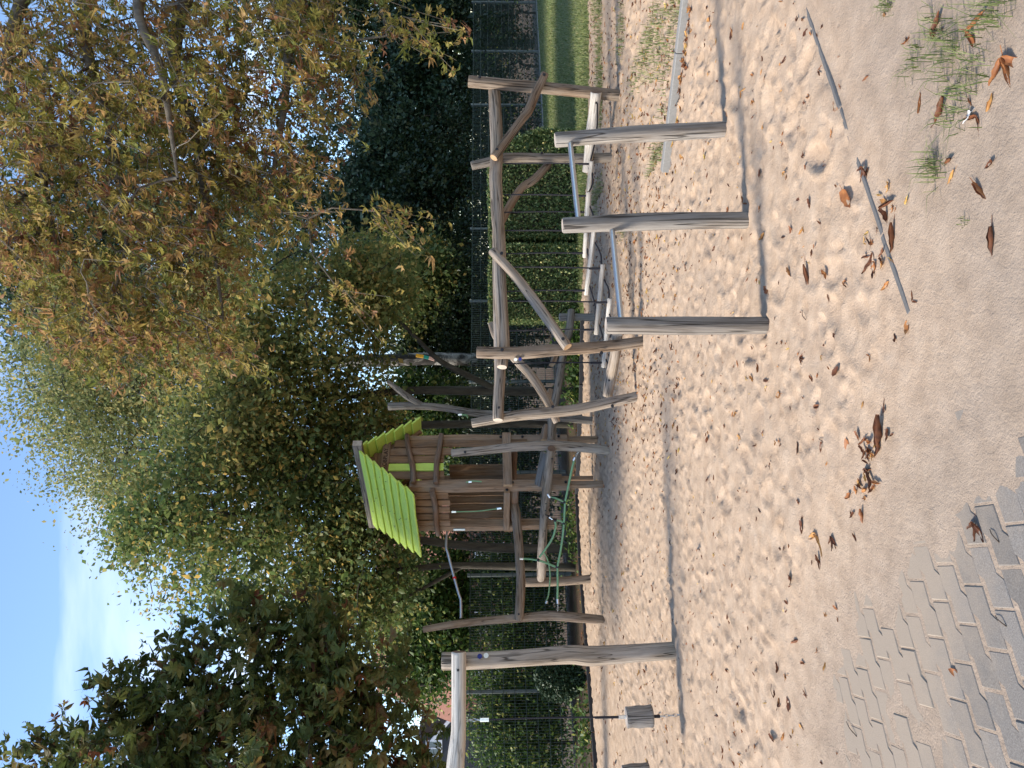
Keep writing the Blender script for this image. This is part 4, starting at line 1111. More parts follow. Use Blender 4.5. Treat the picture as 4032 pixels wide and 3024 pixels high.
# shrubs along the back of the fence
names = [('leftmost shrub behind the wire fence under the chestnut', 2930), ('shrub with bright leaves behind the fence near the swing post', 2700), ('green shrub behind the fence beside the crooked handrail post', 2440), ('shrub behind the fence seen beneath the steel handrail', 2260), ('dark shrub behind the fence straight behind the playhouse', 1960), ('dark shrub behind the fence at the forked post', 1670), ('dark shrub behind the fence beside the birch trunk', 1285), ('dark shrub behind the fence at the left end of the hedge', 1130), ('dark shrub behind the fence behind the hedge', 960), ('dark shrub behind the fence above the leaning brace', 720), ('dark ivy shrub behind the fence at the bridge end', 480), ('dark ivy shrub behind the fence over the lawn', 260), ('rightmost dark ivy shrub behind the fence', 50)]
for i, (lab, py) in enumerate(names):
    k = (1512 - py) / FPX; D = FX0 / (1 - FS * k) + .95
    c = Vector((k * D, D, 1.0))
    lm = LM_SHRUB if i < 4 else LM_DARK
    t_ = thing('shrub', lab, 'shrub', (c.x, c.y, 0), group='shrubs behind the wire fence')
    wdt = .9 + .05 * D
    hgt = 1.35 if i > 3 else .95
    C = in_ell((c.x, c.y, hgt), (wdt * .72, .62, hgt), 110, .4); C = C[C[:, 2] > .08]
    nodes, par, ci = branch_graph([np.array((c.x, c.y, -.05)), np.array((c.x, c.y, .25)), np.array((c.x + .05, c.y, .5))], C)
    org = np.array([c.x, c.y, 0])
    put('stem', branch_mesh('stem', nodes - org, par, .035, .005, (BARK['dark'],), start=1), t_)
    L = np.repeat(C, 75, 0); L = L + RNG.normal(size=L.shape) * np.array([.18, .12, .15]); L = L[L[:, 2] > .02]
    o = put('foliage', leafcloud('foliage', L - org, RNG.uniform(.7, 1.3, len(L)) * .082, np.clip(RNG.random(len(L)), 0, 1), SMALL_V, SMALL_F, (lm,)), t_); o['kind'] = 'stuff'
# far mass of trees closing the view
C = []
for i in range(46):
    a = -30 + i * 1.45; d = 46 + 8 * RNG.random()
    C.append(in_ell((a, d, 2.2 + 1.0 * RNG.random()), (2.2, 2, 2.6), 10))
C = np.concatenate(C); L = np.repeat(C, 40, 0); L = L + RNG.normal(size=L.shape) * .8; L = L[L[:, 2] > .1]
tag(put('treeline', leafcloud('treeline', L, RNG.uniform(.25, .5, len(L)), RNG.random(len(L)), SMALL_V, SMALL_F, (LM_HORN,))), 'far-off mass of trees beyond the gardens', 'trees', kind='stuff')

# ---- clipped hedge (two blocks) and round yew in front of the fence
def hedge(name, label, x0, x1, y0, dy, h, n, lm, slope=0.0, cat='hedge', round_=False, size=.045):
    t_ = thing(name, label, cat, ((x0 + x1) / 2, y0, 0))
    org = np.array([(x0 + x1) / 2, y0, 0])
    u = RNG.random((n, 3)) ; f = RNG.integers(0, 5, n)
    if round_:
        v = RNG.normal(size=(n, 3)); v /= np.linalg.norm(v, axis=1, keepdims=True); v *= (1 - .22 * RNG.random((n, 1)))
        L = np.stack([v[:, 0] * (x1 - x0) / 2, v[:, 1] * dy / 2 + dy / 2, h / 2 + v[:, 2] * h / 2], 1)
    else:
        dep = np.abs(RNG.normal(0, .05, n))
        X_ = u[:, 0] * (x1 - x0) - (x1 - x0) / 2; Y_ = u[:, 1] * dy; Z_ = u[:, 2] * h
        X_ = np.where(f == 0, -(x1 - x0) / 2 + dep, np.where(f == 1, (x1 - x0) / 2 - dep, X_))
        Z_ = np.where(f == 2, h - dep, Z_); Y_ = np.where(f >= 3, dep, Y_)
        zmax = h * (1 - slope * np.clip((X_ - (x1 - x0) * .2) / ((x1 - x0) * .3), 0, 1) ** 2)
        Z_ = Z_ * zmax / h
        L = np.stack([X_, Y_ + .05 * vnoise(X_ * 3 + 5, Z_ * 3, 3), Z_ + .06 * (vnoise(X_ * 4, Y_ * 4 + Z_, 5) - .5)], 1)
    dead = vnoise(L[:, 0] * 2.2, L[:, 2] * 2.2, 71)
    L = L[(L[:, 2] > 0.0)]
    o = put('foliage', leafcloud('foliage', L, RNG.uniform(.7, 1.4, len(L)) * size, RNG.random(len(L)), SMALL_V, SMALL_F, (lm,), rotmats(len(L))), t_); o['kind'] = 'stuff'
    k = 60
    C = L[RNG.integers(0, len(L), k)] * np.array([.8, 1, .85]) + np.array([0, dy * .2, 0])
    nodes, par, ci = branch_graph([np.array((0, dy / 2, -.05)), np.array((0, dy / 2, .15)), np.array((0, dy / 2, .3))], C)
    put('stem', branch_mesh('stem', nodes, par, .04, .006, (BARK['dark'],), start=1), t_)
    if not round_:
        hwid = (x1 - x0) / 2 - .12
        put('dark_core', boxes('dark_core', [(-hwid, hwid * (.75 if slope else 1), .14, dy - .05, .1, h - .16)], (BARK['dark'],)), t_)  # solid dark box added as core, standing in for shade inside the hedge
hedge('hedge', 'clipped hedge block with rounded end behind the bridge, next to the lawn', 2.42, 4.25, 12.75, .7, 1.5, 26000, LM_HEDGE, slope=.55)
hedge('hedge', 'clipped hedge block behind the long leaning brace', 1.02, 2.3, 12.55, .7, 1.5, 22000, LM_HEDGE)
hedge('yew_bush', 'dark rounded yew at the fence foot beside the swing post', -5.15, -4.45, 12.15, .7, .82, 9000, LM_YEW, cat='bush', round_=True, size=.05)
# bits of ivy and weeds along the bed
for k, (px, py, d, n, lab) in enumerate(((2230, 1500, 13.0, 700, 'green weeds at the bed edge behind the leaning post'), (2255, 1330, 12.7, 500, 'green weeds at the left foot of the hedge'), (2285, 2860, 12.0, 350, 'small green weeds at the fence foot below the beam'), (2270, 2120, 13.4, 300, 'ivy at the foot of the dark tree stems'))):
    g_ = G(px + 30, py); g_ = Vector((g_.x, d, 0))
    L = np.stack([RNG.normal(0, .32, n), RNG.normal(0, .12, n), np.abs(RNG.normal(0, .14, n))], 1)
    o = put('weed_patch', leafcloud('weed_patch', L, RNG.uniform(.05, .11, n), RNG.random(n), SMALL_V, SMALL_F, (LM_SHRUB,)), None, g_)
    tag(o, lab, 'weeds', kind='stuff')
# ivy climbing the fence
L = []
for i in range(90):
    x = RNG.uniform(-7, 12); z = RNG.uniform(.1, 1.7); n = int(RNG.integers(6, 26))
    q = RNG.normal(size=(n, 2)) * np.array([.16, .2])
    L.append(np.stack([x + q[:, 0], FX0 + FS * (x + q[:, 0]) + RNG.uniform(-.04, .05, n), z + q[:, 1]], 1))
L = np.concatenate(L); L = L[L[:, 2] > .03]
tag(put('ivy', leafcloud('ivy', L, RNG.uniform(.05, .09, len(L)), np.clip(RNG.random(len(L)) + .15, 0, 1), SMALL_V, SMALL_F, (LM_SHRUB,))), 'straggling ivy leaves grown through the fence wires', 'ivy', kind='stuff')
# painted board on the birch
pbd = thing('painted_board', 'small board striped yellow, teal and pink leaning on the birch trunk', 'board', wpos(1700, 1404, 17.5))
seg = [(1638, 1399), (1668, 1404), (1689, 1409), (1711, 1416)]
for (a, b), cl, nm in zip(zip(seg[:-1], seg[1:]), ((0.62, 0.33, 0.03), (0.02, 0.25, 0.2), (0.62, 0.38, 0.3)), ('yellow', 'teal', 'pink')):
    o = plank(pbd, 'painted_stripe', P(*a, 17.5), P(*b, 17.5), (1, 0, .1), .075, .03, (flat('paint_' + nm, cl, .6),), segs=1, chamfer=0)
    o['label'] = nm + ' painted stripe'

# ================================================================== HOUSES BEHIND
BRICK = flat('brick_red', (0.27, 0.125, 0.085), .9, 0, .35, 6); TILE = flat('roof_tile_red', (0.30, 0.135, 0.09), .8, 0, .3, 9)
SLATE = flat('slate_cladding', (0.045, 0.045, 0.05), .6, 0, .3, 5); WTRIM = flat('white_trim', (0.72, 0.72, 0.72), .5, 0, .05)
def glassm():
    m, t, b, o = newmat('window_glass'); b.inputs['Base Color'].default_value = (.06, .07, .09, 1); b.inputs['Roughness'].default_value = .06; b.inputs['Specular IOR Level'].default_value = .8
    return m
GLASS = glassm()
hx0, hx1, hy = -15.3, -6.0, 36.0
house = thing('brick_house', 'red brick house with red tiled roof glimpsed between the left trees', 'house', (-10, hy, 0))
put('wall', boxes('wall', [(hx0 + 10, hx1 + 10, 0, 7, 0, 3.3)], (BRICK,)), house)
put('roof', rawmesh('roof', [(hx0 + 9.6, -.5, 3.1), (hx1 + 10.4, -.5, 3.1), (hx1 + 10.4, 3.5, 7.4), (hx0 + 9.6, 3.5, 7.4), (hx0 + 9.6, 7.5, 3.1), (hx1 + 10.4, 7.5, 3.1)], [(0, 1, 2, 3), (3, 2, 5, 4)], (TILE,)), house)
put('gable', rawmesh('gable', [(hx0 + 10.02, 0, 3.3), (hx0 + 10.02, 7, 3.3), (hx0 + 10.02, 3.5, 7.1), (hx1 + 9.98, 0, 3.3), (hx1 + 9.98, 7, 3.3), (hx1 + 9.98, 3.5, 7.1)], [(0, 1, 2), (3, 5, 4)], (BRICK,)), house)
for wx in (2.0, -1.2, -4.0):
    f_ = put('window', boxes('window', [(wx - .6, wx + .6, -.06, .02, .9, 2.3)], (WTRIM,)), house); put('pane', boxes('pane', [(wx - .52, wx - .03, -.075, -.062, .98, 2.22), (wx + .03, wx + .52, -.075, -.062, .98, 2.22)], (GLASS,)), f_)
dz = P(1708, 2946, 38.0)
dorm = thing('slate_house', 'dark slate-clad house with one white dormer window at lower left', 'house', (dz.x, 38.0, 0))
hzt = P(1660, 2946, 38).z; hzb = P(1790, 2946, 38).z
put('wall', boxes('wall', [(-6, .62, .05, 5, 0, hzt)], (SLATE,)), dorm)
put('dormer_roof', boxes('dormer_roof', [(-6.1, .85, -.15, 5, hzt + .002, hzt + .14)], (SLATE,)), dorm)
# gable side wall with a sloping verge, vertical cladding boards
e0 = P(1712, 2908, 38) - Vector((dz.x, 38, 0)); e1 = P(1800, 2815, 38) - Vector((dz.x, 38, 0))
nb = 12
for i in range(nb):
    xa = .62 + (e1.x - .62) * i / nb; xb = .62 + (e1.x - .62) * (i + .94) / nb
    za = e0.z + (e1.z - e0.z) * i / nb; zb = e0.z + (e1.z - e0.z) * (i + .94) / nb
    put('cladding_board', rawmesh('cladding_board', [(xa, 0.1, 0), (xb, .1, 0), (xb, .1, zb), (xa, .1, za), (xa, .16, 0), (xb, .16, 0), (xb, .16, zb), (xa, .16, za)], [(0, 1, 2, 3), (5, 4, 7, 6), (3, 2, 6, 7), (1, 5, 6, 2), (0, 3, 7, 4)], (SLATE,)), dorm)
plank(dorm, 'verge_trim', Vector((e0.x - .1, .02, e0.z + .14)) , Vector((e1.x + .1, .02, e1.z + .06)), (0, 0, 1), .16, .1, (WTRIM, WTRIM), origin=Vector((0, 0, 0)), segs=1)
wz0, wz1 = P(1741, 2946, 38).z, P(1676, 2946, 38).z
wd = .40
w_ = put('window', boxes('window', [(-wd, wd, -.02, .04, wz0, wz0 + .07), (-wd, wd, -.02, .04, wz1 - .07, wz1), (-wd, -wd + .07, -.02, .04, wz0 + .07, wz1 - .07), (wd - .07, wd, -.02, .04, wz0 + .07, wz1 - .07), (-.035, .035, -.02, .04, wz0 + .07, wz1 - .07)], (WTRIM,)), dorm)
put('pane', boxes('pane', [(-wd + .07, -.035, 0.02, .03, wz0 + .07, wz1 - .07)], (GLASS,)), w_)
put('pane', boxes('pane', [(.035, wd - .07, 0.02, .03, wz0 + .07, wz1 - .07)], (GLASS,)), w_)

# ================================================================== HORSE CHESTNUTS
def chestnut_leaf(nl, curl, droop, seed, pet=.55, wr=.16):
    rs = random.Random(seed)
    V, F = [], []
    a0 = math.radians(rs.uniform(80, 110))
    for i in range(nl):
        ang_ = -a0 + 2 * a0 * i / (nl - 1) + rs.uniform(-.16, .16)
        Ln = (1 - .38 * abs(ang_) / a0) * rs.uniform(.75, 1.12); Wd_ = Ln * wr * rs.uniform(.7, 1.2)
        cu = curl * rs.uniform(.3, 1.8); dr = droop * rs.uniform(.4, 1.6); sw = rs.uniform(-.12, .12)
        dx, dy = math.sin(ang_), math.cos(ang_); sx, sy = dy, -dx
        b_ = len(V)
        def pt(l, s, z): V.append((dx * l + sx * (s + sw * (l / Ln) ** 2), dy * l + sy * (s + sw * (l / Ln) ** 2), z))
        def zz(l): return -dr * (l / Ln) ** 2 * Ln
        pt(.02, 0, 0)
        pt(Ln * .6, -Wd_, zz(Ln * .6) + cu * Wd_); pt(Ln * .62, 0, zz(Ln * .62)); pt(Ln * .6, Wd_, zz(Ln * .6) + cu * Wd_ * rs.uniform(.2, 1.3))
        pt(Ln, rs.uniform(-.05, .05), zz(Ln) - cu * .06)
        for f in ((0, 2, 1), (0, 3, 2), (1, 2, 4), (2, 3, 4)): F.append(tuple(b_ + q for q in f))
    b_ = len(V)
    V += [(-.014, -pet, .10), (.014, -pet, .10), (.012, .02, 0), (-.012, .02, 0)]
    F += [(b_, b_ + 1, b_ + 2), (b_, b_ + 2, b_ + 3)]
    return np.array(V), np.array(F)
LM_CHR = leafmat('autumn_chestnut_leaf', [(0, (0.15, 0.17, 0.04)), (.25, (0.27, 0.245, 0.06)), (.48, (0.40, 0.31, 0.09)), (.66, (0.46, 0.29, 0.12)), (.84, (0.35, 0.175, 0.085)), (1, (0.19, 0.085, 0.05))], .5)
LM_CHL = leafmat('green_chestnut_leaf', [(0, (0.07, 0.10, 0.026)), (.45, (0.125, 0.15, 0.042)), (.7, (0.20, 0.18, 0.06)), (.88, (0.19, 0.11, 0.045)), (1, (0.20, 0.07, 0.035))], .4)
TPL_G = [chestnut_leaf(n, c, d, s, wr=.26) for n, c, d, s in ((7, .5, .35, 1), (5, .9, .6, 2), (6, .7, .8, 3), (7, 1.3, .7, 4), (5, .4, .25, 5), (6, 1.2, .9, 6), (5, .6, .5, 7))]
TPL_B = [chestnut_leaf(n, c, d, s, wr=w) for n, c, d, s, w in ((5, .9, .5, 11, .24), (4, 1.4, .9, 12, .21), (6, 1.2, 1.0, 13, .22), (3, 1.6, .8, 14, .26), (5, 1.7, 1.3, 15, .19), (2, 1.2, .6, 16, .3), (3, .8, .4, 17, .3), (5, 1.3, 1.5, 18, .2), (4, .7, .7, 19, .25))]
def chestnut(name, label, trunk, trunk_r, limbs, C, nper, size, lm, rbias, bark, sp=.2, TPL=None, spray=None):
    base = trunk[0]
    t_ = thing(name, label, 'tree', (base[0], base[1], 0), group='trees around the playground')
    org = np.array([base[0], base[1], 0])
    log(t_, 'trunk', [Vector(p) for p in trunk], trunk_r, (bark,), n=16, sub=6, rough=.05, chamfer=0)
    for lp, lr in limbs: log(t_, 'limb', [Vector(p) for p in lp], lr, (bark,), n=10, sub=6, rough=.06, chamfer=0)
    # skeleton nodes: trunk + limbs
    nodes0 = [np.array(p) for p in catmull([Vector(q) for q in trunk], 3)[0]]
    arr = list(nodes0)
    for lp, lr in limbs: arr += [np.array(p) for p in catmull([Vector(q) for q in lp], 4)[0]]
    arr0 = np.array(arr)
    # attach the clusters in order of distance to the skeleton
    m = len(arr0); A = np.zeros((m + 2 * len(C), 3)); A[:m] = arr0; par = [-1] * m
    dist = np.min(np.linalg.norm(C[:, None, :] - arr0[None], axis=2), 1)
    pd = {}
    for q in np.argsort(dist):
        p = C[q]; d = np.linalg.norm(A[:m] - p, axis=1); j = int(np.argmin(d))
        mid = A[j] * .5 + p * .5 + RNG.normal(0, .05 * max(.3, d[j]), 3) + np.array([0, 0, .12 * d[j]])
        A[m] = mid; A[m + 1] = p; par += [j, m]; pd[q] = p - mid; m += 2
    nodes = A[:m]; par = np.array(par); s0 = len(arr0)
    w = np.zeros(m)
    for i in range(m - 1, s0 - 1, -1):
        if w[i] == 0: w[i] = 1
        if par[i] >= s0: w[par[i]] += w[i]
    rad = np.clip(.0058 * w ** .52, .0055, .04)
    e = np.arange(s0, m); a = nodes[par[e]]; b = nodes[e]; d = b - a; d /= np.maximum(np.linalg.norm(d, axis=1, keepdims=True), 1e-6)
    ref = np.where(np.abs(d[:, 2:3]) < .9, np.array([[0, 0, 1.0]]), np.array([[1.0, 0, 0]]))
    x = np.cross(d, ref); x /= np.linalg.norm(x, axis=1, keepdims=True); y = np.cross(d, x)
    nn = 5; th = np.arange(nn) * 2 * np.pi / nn
    ring = x[:, None, :] * np.cos(th)[None, :, None] + y[:, None, :] * np.sin(th)[None, :, None]
    ra = np.where(par[e] >= s0, np.minimum(rad[np.maximum(par[e], 0)], rad[e] * 1.4), rad[e] * 1.2)
    V = np.concatenate([a[:, None, :] + ring * ra[:, None, None], b[:, None, :] + ring * rad[e][:, None, None]], 1).reshape(-1, 3) - org
    base_i = np.arange(len(e))[:, None] * 2 * nn
    F = np.concatenate([base_i + np.array([[j, (j + 1) % nn, nn + (j + 1) % nn, nn + j]]) for j in range(nn)], 0)
    put('branches', rawmesh('branches', V, F, (bark,), smooth=True), t_)['kind'] = 'stuff'
    # leaves
    if spray is not None:      # hanging sprays: leaves strung along a drooping twig
        sd3 = np.array(spray)[None] + RNG.normal(0, .32, (len(C), 3)); sd3 /= np.linalg.norm(sd3, axis=1, keepdims=True)
        ln3 = RNG.uniform(.35, .85, len(C))
        tt3 = RNG.uniform(-.1, 1.0, (len(C), nper))
        L = (C[:, None, :] + sd3[:, None, :] * (tt3 * ln3[:, None])[:, :, None] + np.array([0, 0, .12]) * (tt3 * (1 - tt3))[:, :, None]).reshape(-1, 3) + RNG.normal(size=(len(C) * nper, 3)) * sp
        tn, tp_ = [], []
        for q in range(len(C)):
            a_ = len(tn); tn += [C[q], C[q] + sd3[q] * ln3[q] * .5 + np.array([0, 0, .03]), C[q] + sd3[q] * ln3[q]]; tp_ += [-1, a_, a_ + 1]
        V_, F_ = [], []
        for q in range(len(C)):
            for a_, b_ in ((0, 1), (1, 2)):
                p0, p1 = Vector(tn[q * 3 + a_]), Vector(tn[q * 3 + b_]); dd = (p1 - p0).normalized(); xx = dd.orthogonal().normalized(); yy = dd.cross(xx); k0 = len(V_)
                for pp, rr in ((p0, .005 - .0015 * a_), (p1, .0035 - .0015 * a_)):
                    for j3 in range(4): V_.append(pp + xx * (rr * math.cos(j3 * 1.5708)) + yy * (rr * math.sin(j3 * 1.5708)) - Vector(org))
                for j3 in range(4): F_.append((k0 + j3, k0 + (j3 + 1) % 4, k0 + 4 + (j3 + 1) % 4, k0 + 4 + j3))
        put('twigs', rawmesh('twigs', V_, F_, (TWIGM,)), t_)['kind'] = 'stuff'
    else:
        L = np.repeat(C, nper, 0) + RNG.normal(size=(len(C) * nper, 3)) * np.array([sp, sp, sp * .8])
    n = len(L)
    crn = np.repeat(RNG.normal(0, .16, len(C)), nper)
    rnd = np.clip(rbias + RNG.normal(0, .24, n) + crn, 0, 1)
    sz = size * RNG.uniform(.6, 1.2, n)
    R = rotmats(n, RNG.uniform(.1, 1.45, n), None, RNG.normal(0, .7, n))
    tid = RNG.integers(0, len(TPL), n)
    # the 300 nearest in view become pieces of their own
    px_ = []
    rel = L - np.array(CAM)
    zf_ = rel @ np.array(_fw); uu = (rel @ np.array(c_r)) / np.maximum(zf_, .01) * FPX; vv = -(rel @ np.array(c_u)) / np.maximum(zf_, .01) * FPX
    vis = (zf_ > 1) & (np.abs(uu) < 1500) & (np.abs(vv) < 2000)
    score = np.where(vis, sz / np.maximum(zf_, .1), -1)
    big = np.argsort(-score)[:300]
    single = np.zeros(n, bool); single[big] = True
    lib = {}
    for q in big:
        kq = (int(tid[q]), int(rnd[q] * 5.999))
        if kq not in lib:
            tv, tf = TPL[kq[0]]
            lib[kq] = rawmesh('leaf', tv, [tuple(f) for f in tf], (lm,), rnd=np.full(len(tv), (kq[1] + .5) / 6))
        o = bpy.data.objects.new('leaf', lib[kq]); COL.objects.link(o); o.parent = t_
        mt = Matrix([list(R[q][0]) , list(R[q][1]), list(R[q][2])]).to_4x4()
        o.matrix_local = Matrix.Translation(Vector(L[q] - org)) @ mt @ Matrix.Scale(float(sz[q]), 4)
    Vs_, Fs_, Rs_ = [], [], []; off = 0
    for k, (tv, tf) in enumerate(TPL):
        s_ = (tid == k) & ~single
        if not s_.any(): continue
        V = np.einsum('nij,kj->nki', R[s_], tv) * sz[s_][:, None, None] + (L[s_] - org)[:, None, :]
        F = (np.arange(s_.sum())[:, None, None] * len(tv) + tf[None]).reshape(-1, 3) + off
        Vs_.append(V.reshape(-1, 3)); Fs_.append(F); Rs_.append(np.repeat(rnd[s_], len(tv))); off += len(tv) * s_.sum()
    o = put('crown', rawmesh('crown', np.concatenate(Vs_), np.concatenate(Fs_), (lm,), rnd=np.concatenate(Rs_)), t_); o['kind'] = 'stuff'
    return t_
TWIGM = flat('twig_bark', (0.17, 0.14, 0.105), .8, 0, .3, 20)
def clusters(ells, f=1.0):
    return np.concatenate([in_ell(c, r, int(k * f), .5) for c, r, k in ells])
# right: browning crown overhanging from a trunk outside the picture
Cr = clusters([ell(560, 420, 9.2, 620, 420, 1.7, 210), ell(180, 700, 9.3, 420, 330, 1.6, 120), ell(900, 300, 8.8, 430, 300, 1.5, 110), ell(620, 1020, 9.3, 330, 330, 1.2, 80), ell(300, 1180, 9.4, 240, 260, 1.0, 45),
               ell(800, 1300, 9.2, 180, 150, .6, 18), ell(330, 1330, 9.4, 130, 240, .7, 26), ell(620, 1330, 9.3, 110, 160, .6, 14), ell(60, 980, 9.4, 200, 160, .8, 24), ell(1180, 160, 8.6, 300, 190, 1.0, 50), ell(1080, 700, 9.0, 260, 180, .8, 30), ell(100, 200, 9.3, 420, 400, 1.8, 110), ell(-300, 500, 9.5, 700, 380, 2.0, 110), ell(500, -350, 9.2, 500, 700, 2.2, 150), ell(800, 750, 9.2, 300, 200, 1.0, 40),
               ell(1500, 860, 8.9, 60, 90, .25, 7), ell(1330, 1130, 9.0, 50, 60, .2, 4), ell(1560, 60, 8.5, 130, 90, .4, 10)], 1.05)
tR = (7.4, 9.6)
def lw(px, py, d): return wpos(px, py, d)
limbsR = [([(7.3, 9.6, 3.4), lw(1150, 100, 9.0), lw(1120, 420, 8.9), lw(1060, 760, 9.0)], [.11, .06, .04, .015]), ([(7.4, 9.6, 4.2), lw(700, 100, 9.2), lw(760, 500, 9.2), lw(830, 900, 9.2), lw(880, 1250, 9.2)], [.13, .08, .055, .035, .012]),
          ([(7.4, 9.6, 5.2), lw(350, 0, 9.4), lw(420, 450, 9.3), lw(500, 900, 9.3), lw(440, 1200, 9.4)], [.13, .08, .05, .03, .01]), ([(7.4, 9.6, 6.0), lw(40, 150, 9.4), lw(150, 600, 9.3), lw(230, 1000, 9.3)], [.12, .07, .04, .015]),
          ([(7.4, 9.6, 4.6), lw(560, -100, 8.2), lw(640, 300, 8.0), lw(700, 700, 8.2)], [.1, .06, .04, .015])]
chestnut('chestnut_tree', 'browning horse chestnut crown overhanging the lawn with rust-edged leaves', [(7.6, 9.7, -.1), (7.5, 9.65, 2), (7.4, 9.6, 4.5), (7.4, 9.6, 7), (7.3, 9.6, 9.5)], [.26, .23, .2, .14, .06], limbsR, Cr, 14, .094, LM_CHR, .43, BARK['grey'], .085, TPL_B, (-.55, -.1, -.8))
Cl = clusters([ell(1000, 2790, 9.4, 260, 460, 1.2, 88), ell(620, 2860, 9.5, 200, 280, 1.1, 52), ell(1330, 2620, 9.5, 170, 290, .9, 55), ell(1380, 2850, 9.5, 230, 260, 1.1, 60), ell(1050, 2480, 9.7, 150, 330, .8, 50), ell(780, 3150, 9.5, 330, 700, 1.6, 150), ell(1200, 3350, 9.3, 380, 480, 1.6, 130), ell(420, 3150, 9.5, 300, 380, 1.3, 60), ell(1640, 2980, 9.4, 90, 130, .5, 16), ell(200, 2930, 9.5, 90, 130, .5, 12), ell(720, 2680, 9.6, 130, 140, .6, 18), ell(470, 2760, 9.6, 110, 90, .4, 9)])
limbsL = [([(-7.0, 9.8, 3.2), lw(1300, 3200, 9.5), lw(1330, 2900, 9.5), lw(1370, 2640, 9.5)], [.1, .06, .035, .012]), ([(-7, 9.8, 4.2), lw(1050, 3150, 9.5), lw(1000, 2800, 9.5), lw(1010, 2500, 9.7)], [.11, .07, .04, .012]), ([(-7, 9.8, 5.0), lw(760, 3200, 9.5), lw(640, 2900, 9.5), lw(600, 2740, 9.6)], [.1, .06, .035, .01])]
chestnut('chestnut_tree', 'dark green horse chestnut with large fingered leaves hanging over the beam', [(-7.1, 9.85, -.1), (-7.0, 9.8, 2), (-7, 9.8, 4.5), (-7, 9.8, 6.5), (-7, 9.8, 8)], [.22, .2, .16, .1, .05], limbsL, Cl, 7, .165, LM_CHL, .45, BARK['dark'], .15, TPL_G)

# ================================================================== FALLEN LEAVES
def deadleaf(seed, curl, bend, wid=.3, lobes=1):
    rs = random.Random(seed); V, F = [], []
    for l in range(lobes):
        a = 0 if lobes == 1 else (-.9 + 1.8 * l / (lobes - 1)) + rs.uniform(-.2, .2)
        Ln = rs.uniform(.75, 1.05) if lobes > 1 else 1.0
        nsg = 6; b_ = len(V); tw = rs.uniform(-.8, .8); cc = curl * rs.uniform(.7, 1.3); bb = bend * rs.uniform(.6, 1.3)
        for i in range(nsg + 1):
            t_ = i / nsg
            w = wid * Ln * (math.sin(math.pi * min(1, t_ * .92 + .06) ** .8) ** .8) * (1 + .14 * math.sin(i * 2.6 + seed))
            z0 = bb * Ln * (t_ - .5) ** 2 * 1.3 + rs.uniform(-.035, .035); y = t_ * Ln * (1 - .15 * bb); ro = tw * t_
            for s_ in (-1, -.5, 0, .5, 1):
                th = s_ * cc * 1.7
                xx = w * math.sin(th) / max(.2, cc * 1.7) if cc > .15 else w * s_
                zz = w * (1 - math.cos(th)) / max(.2, cc * 1.7) + rs.uniform(-.03, .03)
                X_, Z_ = xx * math.cos(ro) - zz * math.sin(ro), xx * math.sin(ro) + zz * math.cos(ro)
                V.append((X_ * math.cos(a) + y * math.sin(a), -X_ * math.sin(a) + y * math.cos(a), max(-.02, z0 + Z_ + .05)))
        for i in range(nsg):
            for j in range(4):
                p = b_ + i * 5 + j
                F.append((p, p + 1, p + 6, p + 5))
    b_ = len(V)
    V += [(-.012, -.35, .02), (.012, -.35, .02), (.015, .03, .06), (-.015, .03, .06)]; F.append((b_, b_ + 1, b_ + 2, b_ + 3))
    V = np.array(V); V[:, 2] -= V[:, 2].min() + .015; V[:, 1] -= .5
    return V, F
def deadmat():
    m, t, b, o = newmat('dry_leaf')
    at = N(t, 'ShaderNodeAttribute', attribute_name='rnd'); g = N(t, 'ShaderNodeNewGeometry')
    ma = N(t, 'ShaderNodeMath', operation='MULTIPLY_ADD'); ma.inputs[1].default_value = .7; ma.inputs[2].default_value = -.35
    t.links.new(noise(t, g.outputs['Position'], 45, 3), ma.inputs[0])
    ad = N(t, 'ShaderNodeMath', operation='ADD'); t.links.new(at.outputs['Fac'], ad.inputs[0]); t.links.new(ma.outputs[0], ad.inputs[1])
    c = ramp(t, ad.outputs[0], [(0, (0.075, 0.03, 0.018)), (.3, (0.18, 0.066, 0.028)), (.55, (0.33, 0.13, 0.045)), (.8, (0.50, 0.26, 0.085)), (1, (0.58, 0.42, 0.13))])
    t.links.new(c, b.inputs['Base Color']); b.inputs['Roughness'].default_value = .55
    tr = N(t, 'ShaderNodeBsdfTranslucent'); t.links.new(c, tr.inputs['Color'])
    mx_ = N(t, 'ShaderNodeMixShader'); mx_.inputs[0].default_value = .2
    t.links.new(b.outputs[0], mx_.inputs[1]); t.links.new(tr.outputs[0], mx_.inputs[2]); t.links.new(mx_.outputs[0], o.inputs[0])
    return m
DEAD = deadmat()
YELLOW = leafmat('yellow_leaf', [(0, (0.55, 0.36, 0.03)), (1, (0.62, 0.48, 0.06))], .3)
DT = [deadleaf(1, 1.3, .3), deadleaf(2, .9, .7), deadleaf(3, 1.6, .2, .34), deadleaf(4, .6, .5, .26), deadleaf(5, 1.3, .4, .24, 2), deadleaf(6, 1.1, .6, .2, 3), deadleaf(7, 1.8, .35, .22), deadleaf(8, .4, .25, .3)]
DLIB = [[rawmesh('fallen_leaf', v, f, (DEAD,), rnd=np.full(len(v), .12 + .16 * c), smooth=True) for c in range(5)] for v, f in DT]
YL = rawmesh('fallen_leaf', DT[7][0], DT[7][1], (YELLOW,), rnd=np.full(len(DT[7][0]), .5))
def zp5(zx, zy, oy): return 2600 + zx * .6474, oy + zy * .6474
LEAVES = []
SHARED = 'small dry curled brown leaf lying on the sand'
